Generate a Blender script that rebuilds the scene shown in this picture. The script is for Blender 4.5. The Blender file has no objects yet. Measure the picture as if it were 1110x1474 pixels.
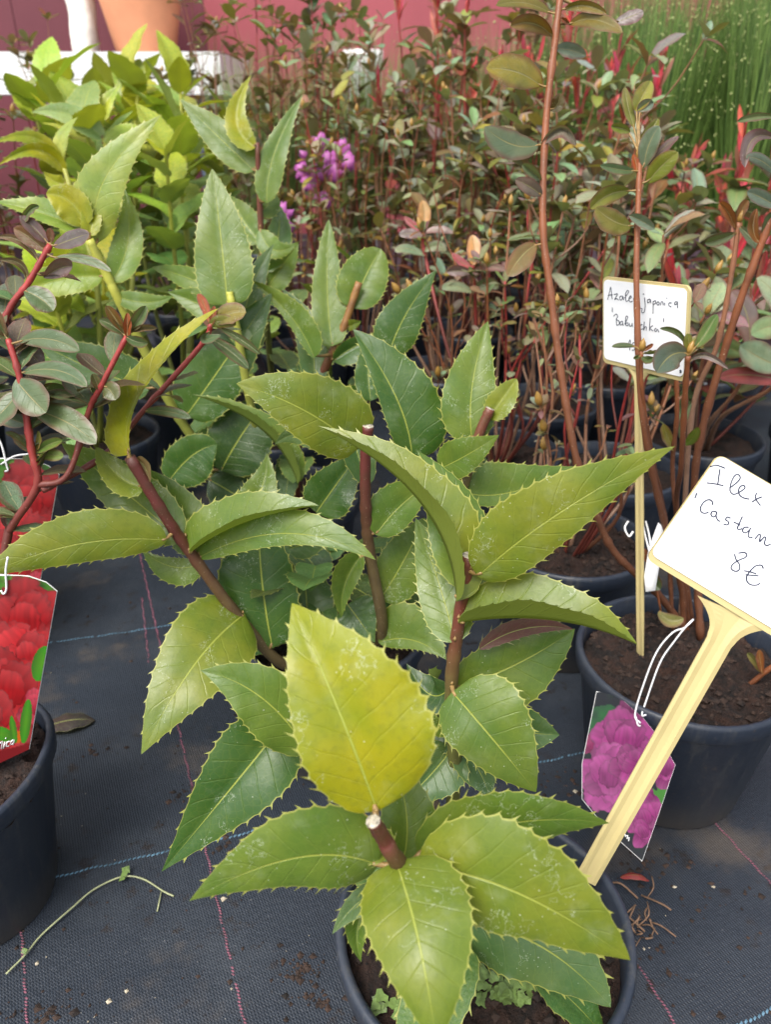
import bpy, math, random
import numpy as np
from mathutils import Vector, Matrix, noise

sc = bpy.context.scene
col = sc.collection
R = math.radians

# ------------------------------------------------------------------ camera
PITCH = R(28.0)
H = 0.62
FPX, CX, CY = 1113.0, 555.0, 737.0          # focal length and centre in photo pixels
cam_d = bpy.data.cameras.new('camera')
cam = bpy.data.objects.new('camera', cam_d); col.objects.link(cam)
cam.location = (0, 0, H); cam.rotation_euler = (R(90) - PITCH, 0, 0)
cam_d.sensor_fit = 'VERTICAL'; cam_d.sensor_height = 24.0; cam_d.sensor_width = 24.0
cam_d.lens = 24.0 * FPX / 1474.0
cam_d.clip_start = 0.02; cam_d.clip_end = 200
cam_d.dof.use_dof = True; cam_d.dof.focus_distance = 0.50; cam_d.dof.aperture_fstop = 7.0
sc.camera = cam

# ------------------------------------------------------------------ light
world = bpy.data.worlds.new('World'); sc.world = world; world.use_nodes = True
wn, wl = world.node_tree.nodes, world.node_tree.links
SUN_EL, SUN_AZ = R(58), R(215)               # soft sun through thin cloud, from behind and left
sky = wn.new('ShaderNodeTexSky'); sky.sky_type = 'NISHITA'; sky.sun_disc = False
sky.sun_elevation = SUN_EL; sky.sun_rotation = SUN_AZ
sky.air_density = 1.0; sky.dust_density = 4.0; sky.ozone_density = 1.0
hs = wn.new('ShaderNodeHueSaturation'); hs.inputs['Saturation'].default_value = 0.40
wl.new(sky.outputs[0], hs.inputs['Color']); wl.new(hs.outputs[0], wn['Background'].inputs['Color'])
wn['Background'].inputs['Strength'].default_value = 0.15
sun_d = bpy.data.lights.new('sun', 'SUN'); sun_d.energy = 1.5; sun_d.angle = R(35); sun_d.color = (1, .96, .9)
sun = bpy.data.objects.new('sun', sun_d); col.objects.link(sun)
sd = Vector((math.sin(SUN_AZ) * math.cos(SUN_EL), math.cos(SUN_AZ) * math.cos(SUN_EL), math.sin(SUN_EL)))
sun.rotation_euler = sd.to_track_quat('Z', 'Y').to_euler(); sun.location = (0, 0, 5)
vs = sc.view_settings
vs.view_transform = 'Standard'; vs.look = 'None'; vs.gamma = 1; vs.use_curve_mapping = False
vs.exposure = 1.05
sc.cycles.max_bounces = 8; sc.cycles.transmission_bounces = 4; sc.cycles.transparent_max_bounces = 4

# ------------------------------------------------------------------ helpers
CAM = Vector((0, 0, H))
FW = Vector((0, math.cos(PITCH), -math.sin(PITCH)))
RT = Vector((1, 0, 0))
DN = Vector((0, -math.sin(PITCH), -math.cos(PITCH)))
def ray(px, py): return FW + RT * ((px - CX) / FPX) + DN * ((py - CY) / FPX)
def P(px, py, t): return CAM + ray(px, py) * t
def Gz(px, py, z=0.0):
    d = ray(px, py); return CAM + d * ((z - H) / d.z)
def on_plane(px, py, o, n):
    d = ray(px, py); return CAM + d * ((o - CAM).dot(n) / d.dot(n))
def smooth(pts, k=6):
    pts = [Vector(p) for p in pts]
    if len(pts) < 3: return pts
    q = [pts[0] * 2 - pts[1]] + pts + [pts[-1] * 2 - pts[-2]]
    out = []
    for i in range(1, len(q) - 2):
        a, b, c, d = q[i - 1], q[i], q[i + 1], q[i + 2]
        for j in range(k):
            t = j / k
            out.append(0.5 * ((2 * b) + (c - a) * t + (2 * a - 5 * b + 4 * c - d) * t * t + (3 * b - a - 3 * c + d) * t ** 3))
    out.append(pts[-1]); return out

WL = {}
def empty(name, loc, label=None, cat=None, group=None, kind=None):
    o = bpy.data.objects.new(name, None); col.objects.link(o); o.location = loc
    o.empty_display_size = .02
    WL[o] = Vector(loc); tag(o, label, cat, group, kind); return o
def tag(o, label=None, cat=None, group=None, kind=None):
    if label: o['label'] = label
    if cat: o['category'] = cat
    if group: o['group'] = group
    if kind: o['kind'] = kind
    return o
def mesh_of(name, V, F, uv=None, mats=(), fm=None, sm=True):
    me = bpy.data.meshes.new(name)
    me.from_pydata([tuple(v) for v in V], [], F)
    if uv is not None:
        l = me.uv_layers.new(name='UVMap')
        idx = np.empty(len(me.loops), dtype=np.int32); me.loops.foreach_get('vertex_index', idx)
        l.data.foreach_set('uv', np.asarray(uv, dtype=np.float32)[idx].ravel())
    for m in mats: me.materials.append(m)
    if fm is not None: me.polygons.foreach_set('material_index', fm)
    if sm: me.polygons.foreach_set('use_smooth', [True] * len(me.polygons))
    me.update(); return me
def link(name, me, parent=None, loc=(0, 0, 0), rgb=None):
    """links a mesh at world place loc under parent"""
    o = bpy.data.objects.new(name, me); col.objects.link(o); loc = Vector(loc)
    WL[o] = loc
    if parent is not None:
        o.parent = parent; o.location = loc - WL[parent]
    else: o.location = loc
    if rgb is not None: o.color = (*rgb, 1)
    return o
class MB:
    """collects shapes given in world space, built as one mesh object"""
    def __init__(s): s.V, s.F, s.U, s.M = [], [], [], []
    def add(s, V, F, U=None, m=0):
        n = len(s.V); s.V += [Vector(v) for v in V]; s.F += [tuple(i + n for i in f) for f in F]
        s.U += list(U) if U is not None else [(0.5, .5)] * len(V); s.M += [m] * len(F)
    def tube(s, pts, rad, k=8, cap_m=None, m=0, cap0=True):
        pts = [Vector(p) for p in pts]; n = len(pts)
        if not hasattr(rad, '__len__'): rad = [rad] * n
        T0 = (pts[1] - pts[0]).normalized()
        a = T0.orthogonal().normalized(); V, U = [], []
        for i in range(n):
            T = (pts[min(i + 1, n - 1)] - pts[max(i - 1, 0)]).normalized()
            a = (a - T * a.dot(T)).normalized(); b = T.cross(a)
            for j in range(k):
                th = 2 * math.pi * j / k
                V.append(pts[i] + (a * math.cos(th) + b * math.sin(th)) * rad[i]); U.append((i / (n - 1), j / k))
        F = [(i * k + j, i * k + (j + 1) % k, (i + 1) * k + (j + 1) % k, (i + 1) * k + j) for i in range(n - 1) for j in range(k)]
        s.add(V, F, U, m)
        b0 = len(s.V) - len(V)
        s.F.append(tuple(b0 + (n - 1) * k + j for j in range(k))); s.M.append(m if cap_m is None else cap_m)
        if cap0: s.F.append(tuple(b0 + j for j in reversed(range(k)))); s.M.append(m)
    def box(s, c, sz, ax=None, m=0):
        c = Vector(c); ax = ax or (Vector((1, 0, 0)), Vector((0, 1, 0)), Vector((0, 0, 1)))
        V = [c + ax[0] * (sx * sz[0] / 2) + ax[1] * (sy * sz[1] / 2) + ax[2] * (sz_ * sz[2] / 2) for sx in (-1, 1) for sy in (-1, 1) for sz_ in (-1, 1)]
        s.add(V, [(0, 1, 3, 2), (4, 6, 7, 5), (0, 4, 5, 1), (2, 3, 7, 6), (0, 2, 6, 4), (1, 5, 7, 3)], None, m)
    def lathe(s, c, prof, k=48, m=0):
        c = Vector(c); V = []
        for r, z in prof:
            for j in range(k):
                th = 2 * math.pi * j / k; V.append(c + Vector((r * math.cos(th), r * math.sin(th), z)))
        F = [(i * k + j, i * k + (j + 1) % k, (i + 1) * k + (j + 1) % k, (i + 1) * k + j) for i in range(len(prof) - 1) for j in range(k)]
        s.add(V, F, None, m)
    def build(s, name, mats, parent=None, origin=None, rgb=None, sm=True):
        if not isinstance(mats, (list, tuple)): mats = [mats]
        o = Vector(origin) if origin is not None else (WL[parent] if parent is not None else s.V[0])
        me = mesh_of(name, [v - o for v in s.V], s.F, s.U, mats, s.M, sm)
        return link(name, me, parent, o, rgb)

# ------------------------------------------------------------------ materials
def newmat(name):
    m = bpy.data.materials.new(name); m.use_nodes = True
    nt = m.node_tree; return m, nt, nt.nodes['Principled BSDF'], nt.nodes['Material Output']
def N(nt, t, **kw):
    n = nt.nodes.new(t)
    for k, v in kw.items():
        if k.startswith('i_'):
            key = k[2:]; key = int(key) if key.isdigit() else key
            n.inputs[key].default_value = v
        else: setattr(n, k, v)
    return n
def M(nt, op, a, b=None, c=None, clamp=False):
    n = nt.nodes.new('ShaderNodeMath'); n.operation = op; n.use_clamp = clamp
    for i, x in enumerate((a, b, c)):
        if x is None: continue
        if isinstance(x, (int, float)): n.inputs[i].default_value = x
        else: nt.links.new(x, n.inputs[i])
    return n.outputs[0]
def SS(nt, x, lo, hi, o0=0.0, o1=1.0):
    n = nt.nodes.new('ShaderNodeMapRange'); n.interpolation_type = 'SMOOTHSTEP'
    n.inputs['From Min'].default_value = lo; n.inputs['From Max'].default_value = hi
    n.inputs['To Min'].default_value = o0; n.inputs['To Max'].default_value = o1
    nt.links.new(x, n.inputs['Value']); return n.outputs[0]
def MIX(nt, f, a, b, mode='MIX'):
    n = nt.nodes.new('ShaderNodeMix'); n.data_type = 'RGBA'; n.blend_type = mode
    for sock, x in ((n.inputs['Factor'], f), (n.inputs['A'], a), (n.inputs['B'], b)):
        if isinstance(x, (int, float)): sock.default_value = x
        elif isinstance(x, tuple): sock.default_value = (*x, 1) if len(x) == 3 else x
        else: nt.links.new(x, sock)
    return n.outputs['Result']
def NOI(nt, scale, detail=3, vec=None, rough=.55, d4=None):
    n = N(nt, 'ShaderNodeTexNoise', i_Scale=scale, i_Detail=detail, i_Roughness=rough)
    if vec is not None: nt.links.new(vec, n.inputs['Vector'])
    return n.outputs['Fac']
def BUMP(nt, h, strength, dist, bs):
    b = N(nt, 'ShaderNodeBump', i_Strength=strength, i_Distance=dist)
    nt.links.new(h, b.inputs['Height']); nt.links.new(b.outputs[0], bs.inputs['Normal']); return b

def leaf_mat(name, rough, trans, veins, spots, under, edge_col, rib_col, red=False, rib_w=.045, spec=.36):
    m, nt, bs, out = newmat(name)
    L = nt.links
    uv = N(nt, 'ShaderNodeUVMap'); sep = N(nt, 'ShaderNodeSeparateXYZ'); L.new(uv.outputs[0], sep.inputs[0])
    s, v = sep.outputs[0], sep.outputs[1]
    a = M(nt, 'ABSOLUTE', M(nt, 'MULTIPLY_ADD', v, 2.0, -1.0))
    oi = N(nt, 'ShaderNodeObjectInfo'); tc = N(nt, 'ShaderNodeTexCoord')
    vec = N(nt, 'ShaderNodeVectorMath', operation='ADD'); L.new(tc.outputs['Object'], vec.inputs[0])
    rv = M(nt, 'MULTIPLY', oi.outputs['Random'], 37.0); cx = N(nt, 'ShaderNodeCombineXYZ')
    L.new(rv, cx.inputs[0]); L.new(rv, cx.inputs[1]); L.new(cx.outputs[0], vec.inputs[1]); ov = vec.outputs[0]
    n1 = NOI(nt, 28, 2, ov); n2 = NOI(nt, 260, 3, ov)
    c = MIX(nt, SS(nt, n1, .3, .7), MIX(nt, 1.0, oi.outputs['Color'], (.78, .9, .85), 'MULTIPLY'), MIX(nt, 1.0, oi.outputs['Color'], (1.22, 1.1, 1.0), 'MULTIPLY'))
    c = MIX(nt, SS(nt, n2, .45, .75, 0, .22), c, (.05, .09, .015))
    # side veins: lines running forward from the midrib
    ph = M(nt, 'ADD', M(nt, 'SUBTRACT', M(nt, 'MULTIPLY', s, veins), M(nt, 'MULTIPLY', M(nt, 'POWER', a, .8), 1.5)), M(nt, 'MULTIPLY', n1, .8))
    tri = M(nt, 'ABSOLUTE', M(nt, 'SUBTRACT', M(nt, 'FRACT', ph), .5))
    vein = M(nt, 'MULTIPLY', SS(nt, tri, 0, .07, 1, 0), SS(nt, a, .75, .95, 1, 0))
    c = MIX(nt, M(nt, 'MULTIPLY', vein, .06), c, rib_col)
    vn = N(nt, 'ShaderNodeTexVoronoi', i_Scale=230.0, feature='DISTANCE_TO_EDGE'); L.new(ov, vn.inputs['Vector'])
    net = SS(nt, vn.outputs['Distance'], 0, .10, 1, 0)
    c = MIX(nt, M(nt, 'MULTIPLY', net, .05), c, rib_col)
    rib = SS(nt, a, rib_w * .45, rib_w, 1, 0)
    rw = M(nt, 'MULTIPLY', rib, SS(nt, s, .55, 1.0, .9, .25))
    c = MIX(nt, rw, c, rib_col)
    if red:
        rd = M(nt, 'MULTIPLY', SS(nt, M(nt, 'ADD', a, M(nt, 'MULTIPLY', n1, .7)), .95, 1.35), .55)
        c = MIX(nt, rd, c, (.13, .025, .02))
    edge = SS(nt, a, .955, .99)
    c = MIX(nt, M(nt, 'MULTIPLY', edge, .8), c, edge_col)
    rsock = rough
    if spots:
        w1 = NOI(nt, 95, 3, ov, .7); w2 = NOI(nt, 38, 1, ov)
        sq = M(nt, 'MULTIPLY', SS(nt, M(nt, 'ABSOLUTE', M(nt, 'SUBTRACT', w1, .53)), .003, .012, 1, 0), SS(nt, w2, .57, .64))
        vo = N(nt, 'ShaderNodeTexVoronoi', i_Scale=520.0); L.new(ov, vo.inputs['Vector'])
        sv = N(nt, 'ShaderNodeSeparateColor'); L.new(vo.outputs['Color'], sv.inputs[0])
        dot = M(nt, 'MULTIPLY', SS(nt, M(nt, 'ADD', vo.outputs['Distance'], M(nt, 'MULTIPLY', NOI(nt, 900, 2, ov), .3)), .24, .36, 1, 0), M(nt, 'GREATER_THAN', M(nt, 'ADD', sv.outputs[0], M(nt, 'MULTIPLY', w2, .8)), 1.33))
        film = M(nt, 'MULTIPLY', SS(nt, NOI(nt, 55, 4, ov, .65), .52, .8), .13)
        wsp = M(nt, 'MINIMUM', M(nt, 'ADD', M(nt, 'ADD', M(nt, 'MULTIPLY', sq, .38), M(nt, 'MULTIPLY', dot, .75)), film), .85)
        wsp = M(nt, 'MULTIPLY', wsp, spots)
        c = MIX(nt, wsp, c, (.72, .78, .66))
    geo = N(nt, 'ShaderNodeNewGeometry')
    c = MIX(nt, geo.outputs['Backfacing'], c, MIX(nt, .55, MIX(nt, rw, oi.outputs['Color'], rib_col), under))
    L.new(c, bs.inputs['Base Color'])
    L.new(M(nt, 'ADD', M(nt, 'MULTIPLY', n2, .22), M(nt, 'ADD', M(nt, 'MULTIPLY', geo.outputs['Backfacing'], .15), rough - .1)), bs.inputs['Roughness'])
    bs.inputs['Specular IOR Level'].default_value = spec
    hgt = M(nt, 'ADD', M(nt, 'ADD', M(nt, 'MULTIPLY', rib, -.8), M(nt, 'MULTIPLY', vein, -.30)), M(nt, 'ADD', M(nt, 'MULTIPLY', n1, 1.6), M(nt, 'MULTIPLY', net, -.035)))
    BUMP(nt, M(nt, 'ADD', hgt, M(nt, 'MULTIPLY', n2, .25)), .45, .0012, bs)
    tr = N(nt, 'ShaderNodeBsdfTranslucent')
    L.new(MIX(nt, 1.0, c, (1.5, 1.45, .55), 'MULTIPLY'), tr.inputs['Color'])
    mx = N(nt, 'ShaderNodeMixShader', i_0=trans)
    L.new(bs.outputs[0], mx.inputs[1]); L.new(tr.outputs[0], mx.inputs[2]); L.new(mx.outputs[0], out.inputs['Surface'])
    return m
M_HOLLY = leaf_mat('holly_leaf', .34, .28, 9, .62, (.16, .20, .04), (.38, .38, .09), (.32, .36, .06), rib_w=.028, spec=.42)
M_AZ = leaf_mat('azalea_leaf', .38, .22, 6, .35, (.16, .14, .08), (.14, .08, .05), (.24, .22, .09), red=True, rib_w=.06, spec=.6)
M_BARE = leaf_mat('plain_leaf', .5, .25, 6, 0, (.2, .2, .1), (.2, .2, .08), (.3, .32, .1), rib_w=.06)

def stem_mat(name, top, low, speck=.5):
    m, nt, bs, out = newmat(name); L = nt.links
    uv = N(nt, 'ShaderNodeUVMap'); sep = N(nt, 'ShaderNodeSeparateXYZ'); L.new(uv.outputs[0], sep.inputs[0])
    tc = N(nt, 'ShaderNodeTexCoord'); n = NOI(nt, 60, 4, tc.outputs['Object']); n2 = NOI(nt, 700, 2, tc.outputs['Object'])
    c = MIX(nt, SS(nt, M(nt, 'ADD', sep.outputs[0], M(nt, 'MULTIPLY', n, .35)), .5, .95), low, top)
    c = MIX(nt, SS(nt, n, .35, .75, 0, .55), c, tuple(x * .45 for x in low))
    c = MIX(nt, SS(nt, n2, .68, .74, 0, speck), c, (.5, .42, .3))
    L.new(c, bs.inputs['Base Color']); bs.inputs['Roughness'].default_value = .5
    BUMP(nt, M(nt, 'ADD', n, M(nt, 'MULTIPLY', n2, .3)), .5, .0008, bs); return m
M_STEM_RED = stem_mat('holly_stem_red', (.11, .022, .018), (.10, .07, .025))
M_STEM_OLIVE = stem_mat('holly_stem_olive', (.14, .035, .022), (.12, .12, .03))
M_STEM_ORANGE = stem_mat('holly_stem_orange', (.25, .12, .03), (.13, .035, .022))
M_STEM_YEL = stem_mat('holly_stem_yellow', (.42, .42, .06), (.22, .24, .04), .2)
M_STEM_AZ = stem_mat('azalea_stem', (.24, .075, .025), (.13, .048, .022), .8)
M_STEM_CRIM = stem_mat('azalea_stem_crimson', (.34, .035, .03), (.14, .03, .02), .5)
M_STEM_TAN = stem_mat('azalea_stem_tan', (.30, .12, .055), (.24, .135, .085), .4)

def simple(name, rgb, rough=.5, var=.25, scale=40, bump=0.0, bscale=200, spec=.5):
    m, nt, bs, out = newmat(name); tc = N(nt, 'ShaderNodeTexCoord')
    n = NOI(nt, scale, 4, tc.outputs['Object'])
    c = MIX(nt, SS(nt, n, .25, .75), tuple(x * (1 - var) for x in rgb), tuple(min(1, x * (1 + var)) for x in rgb))
    nt.links.new(c, bs.inputs['Base Color']); bs.inputs['Roughness'].default_value = rough
    bs.inputs['Specular IOR Level'].default_value = spec
    if bump: BUMP(nt, NOI(nt, bscale, 4, tc.outputs['Object']), bump, .002, bs)
    return m
M_PET = simple('petiole', (.24, .15, .05), .5, .3, 150)
M_PITH = simple('cut_pith', (.40, .36, .28), .8, .55, 420, .8, 500)
M_BARK = simple('bark_grey_brown', (.14, .10, .07), .8, .5, 200, .6, 400)
M_BUD = simple('bud', (.30, .17, .035), .45, .4, 120)
M_WHITE = simple('white_plastic', (.80, .80, .78), .4, .03)
M_PAPER = simple('white_paper', (.80, .81, .83), .6, .015, 30)
M_CREAM = simple('cream_plastic', (.50, .41, .19), .38, .05, 30)
M_INK = simple('pen_ink', (.012, .018, .05), .5, .1)
M_INK2 = simple('pencil_ink', (.05, .06, .085), .6, .1)
M_WIRE = simple('white_wire', (.75, .75, .75), .3, .05)
M_TERRA = simple('terracotta', (.55, .235, .12), .75, .12, 6, .15, 60)
M_RACK = simple('grey_blue_metal', (.08, .10, .14), .45, .2, 10)
M_BLOOM = simple('magenta_petal', (.36, .085, .30), .5, .2, 120)
M_RUSH = simple('rush_green', (.085, .17, .026), .5, .5, 14)
M_RUSH2 = simple('rush_light_green', (.22, .28, .08), .5, .5, 14)
M_RBUD = simple('rush_bud', (.38, .42, .16), .5, .3, 50)
M_CRUMB = simple('peat_crumb', (.026, .014, .009), .9, .85, 60, .5, 300)
M_LIVER = simple('liverwort_green', (.13, .20, .05), .5, .4, 150, .4, 300)
M_DRY = simple('dry_brown_leaf', (.10, .065, .05), .6, .5, 80, .5, 200)
M_BLUE_T = simple('blue_thread', (.075, .15, .21), .6, .5, 90)
M_PINK_T = simple('pink_thread', (.15, .045, .07), .6, .5, 90)
M_TWIG = simple('dry_twig', (.17, .10, .06), .8, .4, 150)

def soil_mat():
    m, nt, bs, out = newmat('peat_soil'); tc = N(nt, 'ShaderNodeTexCoord'); o = tc.outputs['Object']
    a, b, d = NOI(nt, 55, 5, o, .7), NOI(nt, 330, 4, o, .7), NOI(nt, 22, 2, o)
    c = MIX(nt, SS(nt, a, .3, .7), (.006, .004, .003), (.058, .024, .013))
    c = MIX(nt, SS(nt, b, .58, .8), c, (.13, .065, .038)); c = MIX(nt, SS(nt, d, .5, .75, 0, .6), c, (.02, .012, .01))
    nt.links.new(c, bs.inputs['Base Color']); bs.inputs['Roughness'].default_value = .9
    BUMP(nt, M(nt, 'ADD', a, M(nt, 'MULTIPLY', b, .7)), 1.0, .012, bs); return m
M_SOIL = soil_mat()
def pot_mat():
    m, nt, bs, out = newmat('black_pot_plastic'); tc = N(nt, 'ShaderNodeTexCoord'); o = tc.outputs['Object']
    a, b = NOI(nt, 9, 5, o, .65), NOI(nt, 170, 3, o)
    st = N(nt, 'ShaderNodeMapping'); st.inputs['Scale'].default_value = (60, 60, 6); nt.links.new(o, st.inputs[0])
    sc_ = NOI(nt, 1.5, 4, st.outputs[0], .7)
    c = MIX(nt, SS(nt, a, .42, .72, 0, .6), (.018, .025, .040), (.050, .056, .066))  # bluish base, with the plastic's blue sheen put into the colour
    c = MIX(nt, SS(nt, sc_, .50, .72, 0, .5), c, (.075, .075, .072))
    sz = N(nt, 'ShaderNodeSeparateXYZ'); nt.links.new(o, sz.inputs[0])
    c = MIX(nt, M(nt, 'MULTIPLY', SS(nt, M(nt, 'ADD', sz.outputs[2], M(nt, 'MULTIPLY', a, .06)), .03, .085, 1, 0), .65), c, (.085, .072, .058))
    c = MIX(nt, SS(nt, b, .6, .75, 0, .35), c, (.10, .075, .055))
    nt.links.new(c, bs.inputs['Base Color'])
    nt.links.new(M(nt, 'MULTIPLY_ADD', a, .35, .28), bs.inputs['Roughness'])
    BUMP(nt, M(nt, 'ADD', b, M(nt, 'MULTIPLY', sc_, .6)), .25, .001, bs); return m
M_POT = pot_mat()
ROWDIR = Vector((-.42, .907, 0))            # run of the pink threads in the mat
def mat_mat():
    m, nt, bs, out = newmat('woven_weed_mat'); tc = N(nt, 'ShaderNodeTexCoord')
    mp = N(nt, 'ShaderNodeMapping'); nt.links.new(tc.outputs['Object'], mp.inputs[0])
    mp.inputs['Rotation'].default_value = (0, 0, -math.atan2(-ROWDIR.x, ROWDIR.y))
    sp = N(nt, 'ShaderNodeSeparateXYZ'); nt.links.new(mp.outputs[0], sp.inputs[0])
    big = NOI(nt, 7, 4, mp.outputs[0], .6); mid = NOI(nt, 45, 5, mp.outputs[0], .7); fine = NOI(nt, 420, 2, mp.outputs[0])
    x = M(nt, 'ADD', sp.outputs[0], M(nt, 'MULTIPLY', mid, .0016)); y = M(nt, 'ADD', sp.outputs[1], M(nt, 'MULTIPLY', mid, .0006))
    wx = M(nt, 'SINE', M(nt, 'MULTIPLY', x, 2 * math.pi / .0023)); wy = M(nt, 'SINE', M(nt, 'MULTIPLY', y, 2 * math.pi / .0031))
    chk = M(nt, 'MULTIPLY', wx, wy)
    weave = M(nt, 'ADD', M(nt, 'MULTIPLY', wx, .45), M(nt, 'ADD', M(nt, 'MULTIPLY', chk, .45), M(nt, 'MULTIPLY', M(nt, 'SUBTRACT', fine, .5), 1.6)))
    c = MIX(nt, SS(nt, weave, -1.3, 1.5), (.006, .009, .014), (.028, .037, .052))
    c = MIX(nt, SS(nt, big, .45, .72, 0, .45), c, (.05, .058, .068))
    c = MIX(nt, M(nt, 'MULTIPLY', SS(nt, mid, .56, .66), SS(nt, big, .42, .56)), c, (.014, .010, .009))
    c = MIX(nt, SS(nt, fine, .73, .78, 0, .7), c, (.19, .18, .16))
    dust = M(nt, 'MULTIPLY', SS(nt, NOI(nt, 4.5, 5, mp.outputs[0], .7), .53, .68), .45)
    c = MIX(nt, dust, c, (.11, .085, .06))
    nt.links.new(c, bs.inputs['Base Color'])
    bs.inputs['Roughness'].default_value = .5; bs.inputs['Specular IOR Level'].default_value = .45
    BUMP(nt, M(nt, 'ADD', weave, M(nt, 'MULTIPLY', mid, 3.0)), .45, .0007, bs); return m
M_MAT = mat_mat()
def print_mat():
    m, nt, bs, out = newmat('glossy_print'); at = N(nt, 'ShaderNodeVertexColor', layer_name='print')
    nt.links.new(at.outputs[0], bs.inputs['Base Color']); bs.inputs['Roughness'].default_value = .45; bs.inputs['Specular IOR Level'].default_value = .2; return m
M_PRINT = print_mat()
def wall_mat(name, rgb):
    m, nt, bs, out = newmat(name); tc = N(nt, 'ShaderNodeTexCoord'); o = tc.outputs['Object']
    a, b = NOI(nt, 1.2, 5, o, .6), NOI(nt, 90, 3, o)
    c = MIX(nt, SS(nt, a, .3, .7), tuple(x * .85 for x in rgb), tuple(x * 1.12 for x in rgb))
    c = MIX(nt, SS(nt, b, .6, .8, 0, .25), c, tuple(x * .5 for x in rgb))
    nt.links.new(c, bs.inputs['Base Color']); bs.inputs['Roughness'].default_value = .7
    BUMP(nt, b, .25, .003, bs); return m
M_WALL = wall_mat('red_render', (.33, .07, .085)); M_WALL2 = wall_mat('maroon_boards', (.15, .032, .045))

# ------------------------------------------------------------------ ground
def ground_z(x, y):
    v = Vector((x * 3.1, y * 3.1, .3))
    a = noise.noise(v) * .5 + noise.noise(Vector((x * 9 + y * 3, y * 14, 1.7))) * .28
    return a * .0065 + .0022 * noise.noise(Vector((x * 5 + y * 2, y * 26 - x * 9, 4.4)))
def build_ground():
    xs = np.concatenate([np.linspace(-60, -1.0, 14)[:-1], np.linspace(-1.0, 1.4, 130), np.linspace(1.4, 60, 14)[1:]])
    ys = np.concatenate([np.linspace(-20, -.1, 8)[:-1], np.linspace(-.1, 2.6, 150), np.linspace(2.6, 120, 16)[1:]])
    V = []
    for y in ys:
        for x in xs:
            near = -1.0 < x < 1.4 and -.1 < y < 2.6
            V.append((x, y, ground_z(x, y) if near else 0.0))
    nx = len(xs)
    F = [(j * nx + i, j * nx + i + 1, (j + 1) * nx + i + 1, (j + 1) * nx + i) for j in range(len(ys) - 1) for i in range(nx - 1)]
    g = link('ground', mesh_of('ground', V, F, None, [M_MAT]))
    tag(g, 'dark woven weed mat with stitched threads under all the pots', kind='structure'); g['category'] = 'ground'
    return g
ground = build_ground()
def stitch_line(px0, px1, mat, step, wid, ext=(0, 0)):
    """threads sewn through the mat: one short raised stitch after another"""
    a, b = Gz(*px0), Gz(*px1); d = (b - a); ln = d.length; d.normalize(); a = a - d * ext[0]; ln += ext[0] + ext[1]
    side = Vector((-d.y, d.x, 0)); mb = MB(); n = int(ln / step); rnd = random.Random(int(px0[0]))
    for i in range(n):
        if rnd.random() < .04: continue
        c = a + d * (i * step); off = side * (.0005 * math.sin(i * .7) + rnd.uniform(-.0003, .0003))
        p0, p1 = c - d * step * .38 + off - side * wid * .35, c + d * step * .38 + off + side * wid * .35
        w2 = wid * .5
        for p in (p0, p1): p.z = ground_z(p.x, p.y) + .0006
        top = (p0 + p1) / 2 + Vector((0, 0, .0009))
        mb.add([p0 - side * w2, p0 + side * w2, p1 + side * w2, p1 - side * w2, top], [(0, 1, 4), (1, 2, 4), (2, 3, 4), (3, 0, 4)])
    o = mb.build('stitched_thread', mat, ground); return o
stitch_line((70, 1267), (232, 1228), M_BLUE_T, .0042, .0019, (.35, .75))
stitch_line((75, 926), (215, 904), M_BLUE_T, .0042, .0017, (.35, .5))
stitch_line((1068, 1474), (1110, 1453), M_BLUE_T, .0042, .0019, (.05, .3))
stitch_line((312, 1295), (352, 1474), M_PINK_T, .0028, .0016, (.9, .2))
stitch_line((897, 1358), (972, 1474), M_PINK_T, .0028, .0016, (.05, .2))
stitch_line((33, 1385), (38, 1474), M_PINK_T, .0028, .0016, (.1, .2))
stitch_line((1020, 1172), (1110, 1272), M_PINK_T, .0028, .0016, (.05, .3))
stitch_line((207, 890), (212, 935), M_PINK_T, .0028, .0014, (.05, .03))

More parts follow.
